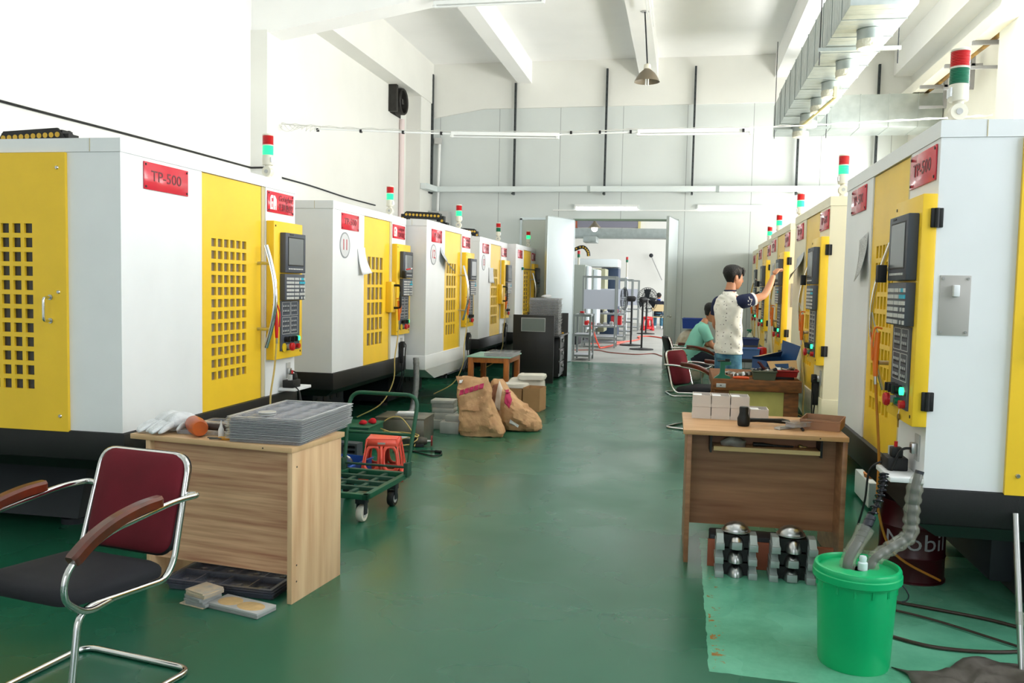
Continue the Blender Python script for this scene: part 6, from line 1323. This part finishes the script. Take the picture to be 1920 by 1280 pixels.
b = MB(); b.box((-5.23, 17.3, 2.5), (-4.8, 17.56, 3.05), LGREY, .01); tag(b.build('electrical_cabinet'), 'grey electrical cabinet in the far left corner', 'cabinet')
# ================================================================ rear hall seen through the doorway
GST = M('rack_grey_steel', (150, 156, 154), .5, metal=.3); WSH = M('rack_shelf', (198, 200, 206), .5); WBD = M('rack_back_panel', (200, 204, 216), .5)
def rack(label, x0, x1, y0, y1, h, shelves, panel=None, grp='steel racks in the rear hall'):
    t = thing('steel_rack', label, 'rack', (0, 0, 0), 0, grp)
    for x in (x0, x1):
        for y in (y0, y1): MB().box((x-.02, y-.02, 0), (x+.02, y+.02, h), GST).build('upright', t)
    for z in shelves: b = MB(); b.box((x0, y0, z-.045), (x1, y1, z-.005), GST); b.box((x0-.005, y0-.005, z-.005), (x1+.005, y1+.005, z), WSH); b.build('shelf', t)
    MB().box((x0, y0-.015, h-.05), (x1, y0+.015, h), GST).build('top_rail', t); MB().box((x0, y1-.015, h-.05), (x1, y1+.015, h), GST).build('top_rail', t)
    if panel: MB().box((x0, y0-.012, panel[0]), (x1, y0+.006, panel[1]), WBD).build('panel', t)
    return t
rack('small low steel rack standing right inside the doorway', -2.2, -1.86, 17.95, 18.6, .97, (.12, .55, .965))
rack('steel rack with a large pale panel, first of the row in the rear hall', -2.48, -1.65, 22.0, 22.6, 1.83, (.15, .28, .56), (.98, 1.48))
rack('steel rack second in the row behind the pale panel', -2.45, -1.61, 25.0, 25.6, 1.82, (.15, .45, .8), (1.0, 1.5))
rack('steel rack third in the row behind the pale panel', -2.42, -1.58, 28.0, 28.6, 1.82, (.15, .45, .8), (.98, 1.5))
rack('steel rack at the end of the row in the rear hall', -2.4, -1.52, 31.0, 31.6, 1.82, (.15, .45, .8), (.93, 1.5))
b = MB(); b.box((-2.12, 18.1, .966), (-2.0, 18.3, .99), GST, .003); b.box((-2.1, 18.12, .9905), (-2.02, 18.28, 1.03), RED, .004); tag(b.build('red_box'), 'small red box on the low rack inside the doorway', 'box')
rr = random.Random(11)
for k, (x0, x1, y, z) in enumerate(((-2.4, -1.75, 22.2, .561), (-2.3, -1.7, 25.2, .801))):
    for i in range(5):
        x = x0+(x1-x0)*i/4; m_ = rr.choice([SLATE, WHB, M('rack_tan', (170, 120, 70), .6), RED, STEEL]); b = MB(); h = rr.uniform(.05, .12); b.lathe([(0, 0), (.05, 0), (.055, h*.8), (.03, h), (0, h)], (0, 0, 0), m_, 12); o = b.build('rack_part'); o.location = (x, y, z); tag(o, ('part lying on the middle shelf of the first steel rack', 'part lying on a shelf of the second steel rack')[k], 'part', ('parts on the first rack', 'parts on the second rack')[k])
b = MB(); b.box((-2.0, 25.1, .46), (-1.7, 25.5, .72), RED, .01); tag(b.build('red_crate'), 'red crate on the second steel rack of the rear hall', 'crate')
# pedestal fans
def ped_fan(label, loc, rz, blur=0):
    t = thing('pedestal_fan', label, 'fan', loc, rz, 'pedestal fans in the rear hall'); b = MB(); b.lathe([(0, .0), (.3, 0), (.3, .02), (.05, .045), (0, .045)], (0, 0, 0), BLKRUB, 28); b.build('base', t)
    MB().cyl((0, 0, .04), (0, 0, 1.2), .025, BLKRUB, n=12).build('pole', t); b = MB(); b.tube([(0, .1, 1.24), (0, .06, 1.25), (0, -.1, 1.25), (0, -.14, 1.25)], [.05, .075, .075, .06], BLKRUB, 16); b.build('motor', t)
    g = MB(); c = Vector((0, -.2, 1.25))
    for k in range(28): a = 2*PI*k/28; d = Vector((math.cos(a), 0, math.sin(a))); g.tube(smooth_pts([c+d*.06+Vector((0, -.1, 0)), c+d*.22+Vector((0, -.085, 0)), c+d*.31+Vector((0, 0, 0)), c+d*.22+Vector((0, .07, 0)), c+d*.08+Vector((0, .08, 0))], 3), .003, SLATE, 4)
    for r_, y in ((.31, 0), (.22, -.085), (.12, -.095)): g.tube([c+Vector((r_*math.cos(2*PI*k/32), y, r_*math.sin(2*PI*k/32))) for k in range(32)], .005, SLATE, 5, closed=True)
    g.build('guard', t)
    for k in range(3):
        q = MB(); q.T = Matrix.Translation(c) @ Matrix.Rotation(2*PI*k/3, 4, 'Y'); q.hexa([(-.03, -.01, .05), (.03, .02, .05), (.03, .024, .05), (-.03, -.006, .05)], [(-.1, -.03, .27), (.09, .03, .26), (.09, .034, .26), (-.1, -.026, .27)], SLATE); q.build('blade', t)
    return t
ped_fan('black pedestal fan turned side-on in the rear hall, closer to the steel racks', (-1.3, 23.2, 0), math.radians(-80)); ped_fan('black pedestal fan nearer the doorway in the rear hall', (-.95, 21.8, 0), math.radians(150)); ped_fan('third fan further back by the seated person in the dark jacket', (-1.15, 29.3, 0), math.radians(15))
# seated person far back, chair and stool
t = thing('plastic_chair', 'beige chair under the person in the dark jacket', 'chair', (-.86, 33.4, 0), PI); BEI = M('beige_chair_plastic', (226, 204, 156), .5)
b = MB(); b.box((-.22, -.2, .43), (.22, .22, .46), BEI, .01); b.build('seat', t); b = MB(); pad(b, .46, .26, .06, .02, BEI, Matrix.Translation((0, .23, .8)) @ Matrix.Rotation(PI/2, 4, 'X'), .01); b.build('backrest', t)
for x in (-.2, .2):
    for y in (-.18, .2): MB().cyl((x, y, 0), (x, y, .43 if y < 0 else .75), .012, SLATE, n=8).build('leg', t)
t = seated('person in a dark jacket and jeans seated with back turned, deep in the rear hall', (-.86, 33.4, 0), 0, M('dark_jacket', (26, 28, 44), .9), 7, lean=.3, long_sleeve=True, collar=M('blue_collar', (40, 90, 200), .8))
o = make_stool('red plastic stool deep in the rear hall beside the third fan', (-1.2, 31.9, 0), .2, M('red_stool_plastic', (226, 44, 50), .4)); o.scale = (1.3, 1.3, 1.5)
t = thing('long_bench', 'work table the person in the dark jacket leans over', 'table', (-1.4, 34.1, 0)); MB().box((0, 0, .72), (2.6, .8, .76), GST).build('table_top', t)
for x in (.05, 2.5): MB().box((x, .1, 0), (x+.05, .7, .72), GST).build('leg', t)
b = MB(); b.box((-.6, 34.3, .761), (-.1, 34.36, 1.15), M('screen_back', (40, 42, 46), .5), .01); tag(b.build('dark_monitor'), 'dark screen on the table in front of the person in the dark jacket', 'screen')
# machines in the rear hall
CRM = M('rear_machine_grey', (166, 174, 164), .5); BLV = M('rear_machine_blue', (48, 66, 92), .5); BEG = M('rear_machine_beige', (170, 170, 140), .5); WHM = M('rear_machine_white', (232, 240, 244), .4)
def rmach(label, parts, grp='machines in the rear hall'):
    t = thing('milling_machine', label, 'machine', (0, 0, 0), 0, grp)
    for nm, a, c, m_ in parts: MB().box(a, c, m_, .03).build(nm, t)
    return t
rmach('pale grey cabinet machine directly behind the rack with the large pale panel', [('enclosure', (-4.4, 22.75, .3), (-2.52, 23.55, 2.13), CRM), ('base', (-4.3, 22.8, 0), (-2.65, 23.5, .3), SLATE), ('front_panel', (-2.515, 22.8, .4), (-2.43, 23.5, 2.1), WHM)])
rmach('grey and white enclosed machine second behind the large pale panel', [('enclosure', (-4.6, 23.7, .3), (-2.42, 24.75, 2.06), CRM), ('front_panel', (-2.415, 23.75, .4), (-2.28, 24.7, 2.03), WHM), ('base', (-4.4, 23.8, 0), (-2.6, 24.7, .3), SLATE)])
t = rmach('tall machine with a dark blue column and white head in the rear hall', [('column', (-2.5, 27.0, 0), (-1.95, 27.85, 2.15), BLV), ('head_cover', (-3.7, 26.8, 2.17), (-1.95, 27.9, 2.42), WHM), ('enclosure', (-4.6, 25.75, .2), (-2.25, 26.75, 2.1), BEG)])
b = MB(); P = smooth_pts([(-4.2, 26.8, 2.35), (-3.5, 26.8, 2.62), (-3.1, 26.8, 2.78), (-2.92, 26.8, 2.66), (-2.88, 26.8, 2.5)], 6); b.tube(P, .055, BLKRUB, 8)
for i in range(1, len(P)-1, 2): b.ball(P[i]+Vector((0, -.05, 0)), .03, M('chain_yellow', (200, 160, 50), .5), 8)
b.build('cable_chain', t)
for i, (x, y, z, l) in enumerate(((-2.75, 23.1, 2.13, 'red and green signal light on the pale grey cabinet machine in the rear hall'), (-1.85, 29.4, 1.9, 'slim signal light standing beyond the dark blue column'))):
    t = thing('signal_light', l, 'signal light', (x, y, z)); b = MB(); b.cyl((0, 0, 0), (0, 0, .2 if i == 0 else .5), .03, PLASTW); b.build('post', t); k = .2 if i == 0 else .5; MB().cyl((0, 0, k), (0, 0, k+.09), .04, GREEN_O).build('green_lens', t); MB().cyl((0, 0, k+.09), (0, 0, k+.18), .04, RED).build('red_lens', t)
for i in range(1):
    t = thing('column_post', 'white post carrying the slim signal light in the rear hall', 'post', (-1.85, 29.4, 0)); MB().cyl((0, 0, 0), (0, 0, 1.9), .05, WHM).build('post', t)
# duct and lamp of the rear hall
t = thing('air_duct', 'galvanised duct crossing the rear hall above the doorway view', 'duct'); b = MB(); b.box((-6, 27, 3.08), (3.5, 27.6, 3.38), GALV, .004)
for x in (-5, -3.4, -1.9, -.4, 1.1): b.box((x, 26.99, 3.07), (x+.03, 27.61, 3.39), GALV)
b.build('duct_run', t); MB().box((-3.0, 26.2, 2.9), (-2.6, 27.0, 3.08), GALV, .01).build('branch', t)
t = thing('pendant_lamp', 'lit lamp hanging in the rear hall near the top of the doorway', 'lamp', (-2.13, 21, 0)); b = MB(); b.cyl((0, 0, 3.1), (0, 0, 6.1), .012, SLATE, n=8); b.lathe([(.03, 3.14), (.05, 3.1), (.16, 2.98)], (0, 0, 0), ENA, 24); b.build('lamp_shade', t); MB().ball((0, 0, 2.96), .075, M('bulb_lit', (255, 250, 240), .4, emit=14)).build('bulb', t)
b = MB(); b.box((-4.6, 37.8, 4.15), (-1.9, 37.99, 4.9), M('louvre_grey', (132, 132, 144), .6)); b.box((-4.7, 37.78, 4.05), (-4.6, 37.99, 5.0), COPR); b.box((-1.95, 37.78, 4.05), (-1.85, 37.99, 5.0), M('cream_strip', (214, 202, 140), .6)); tag(b.build('vent_louvre'), 'grey louvred vent high on the back wall of the rear hall', 'vent')
OHOSE = M('orange_hose', (250, 86, 60), .4)
b = MB(); b.tube(smooth_pts([(-2.4, 23.2, .015), (-1.5, 24.6, .015), (-1.2, 26.0, .015), (-1.3, 27.2, .015), (-.9, 27.6, .015), (-.3, 26.2, .015), (.4, 23.6, .015)], 8), .018, OHOSE, 7); b.tube(smooth_pts([(-2.3, 21.6, .7), (-2.15, 21.5, .45), (-2.0, 21.45, .1), (-1.9, 21.6, .03), (-1.5, 24.4, .03)], 8), .02, OHOSE, 7); tag(b.build('orange_hose'), 'orange hose snaking over the rear hall floor', 'hose')
b = MB(); b.tube(smooth_pts([(-2.6, 20.6, .01), (-2.0, 20.9, .01), (-1.6, 20.3, .01), (-1.0, 20.0, .01), (-.6, 20.4, .01), (-.3, 19.6, .01), (.4, 19.4, .01)], 8), .012, M('rust_cable', (150, 74, 60), .5), 7); tag(b.build('floor_cable'), 'thin rust-coloured cable on the rear hall floor inside the doorway', 'cable')
b = MB(); b.tube([(-1.35, 37.7, 2.95), (-.85, 37.7, 1.9)], .03, LGREY, 8); b.ball((-1.35, 37.7, 2.95), .09, SLATE); tag(b.build('wall_conduit'), 'slanting conduit on the back wall of the rear hall', 'conduit')
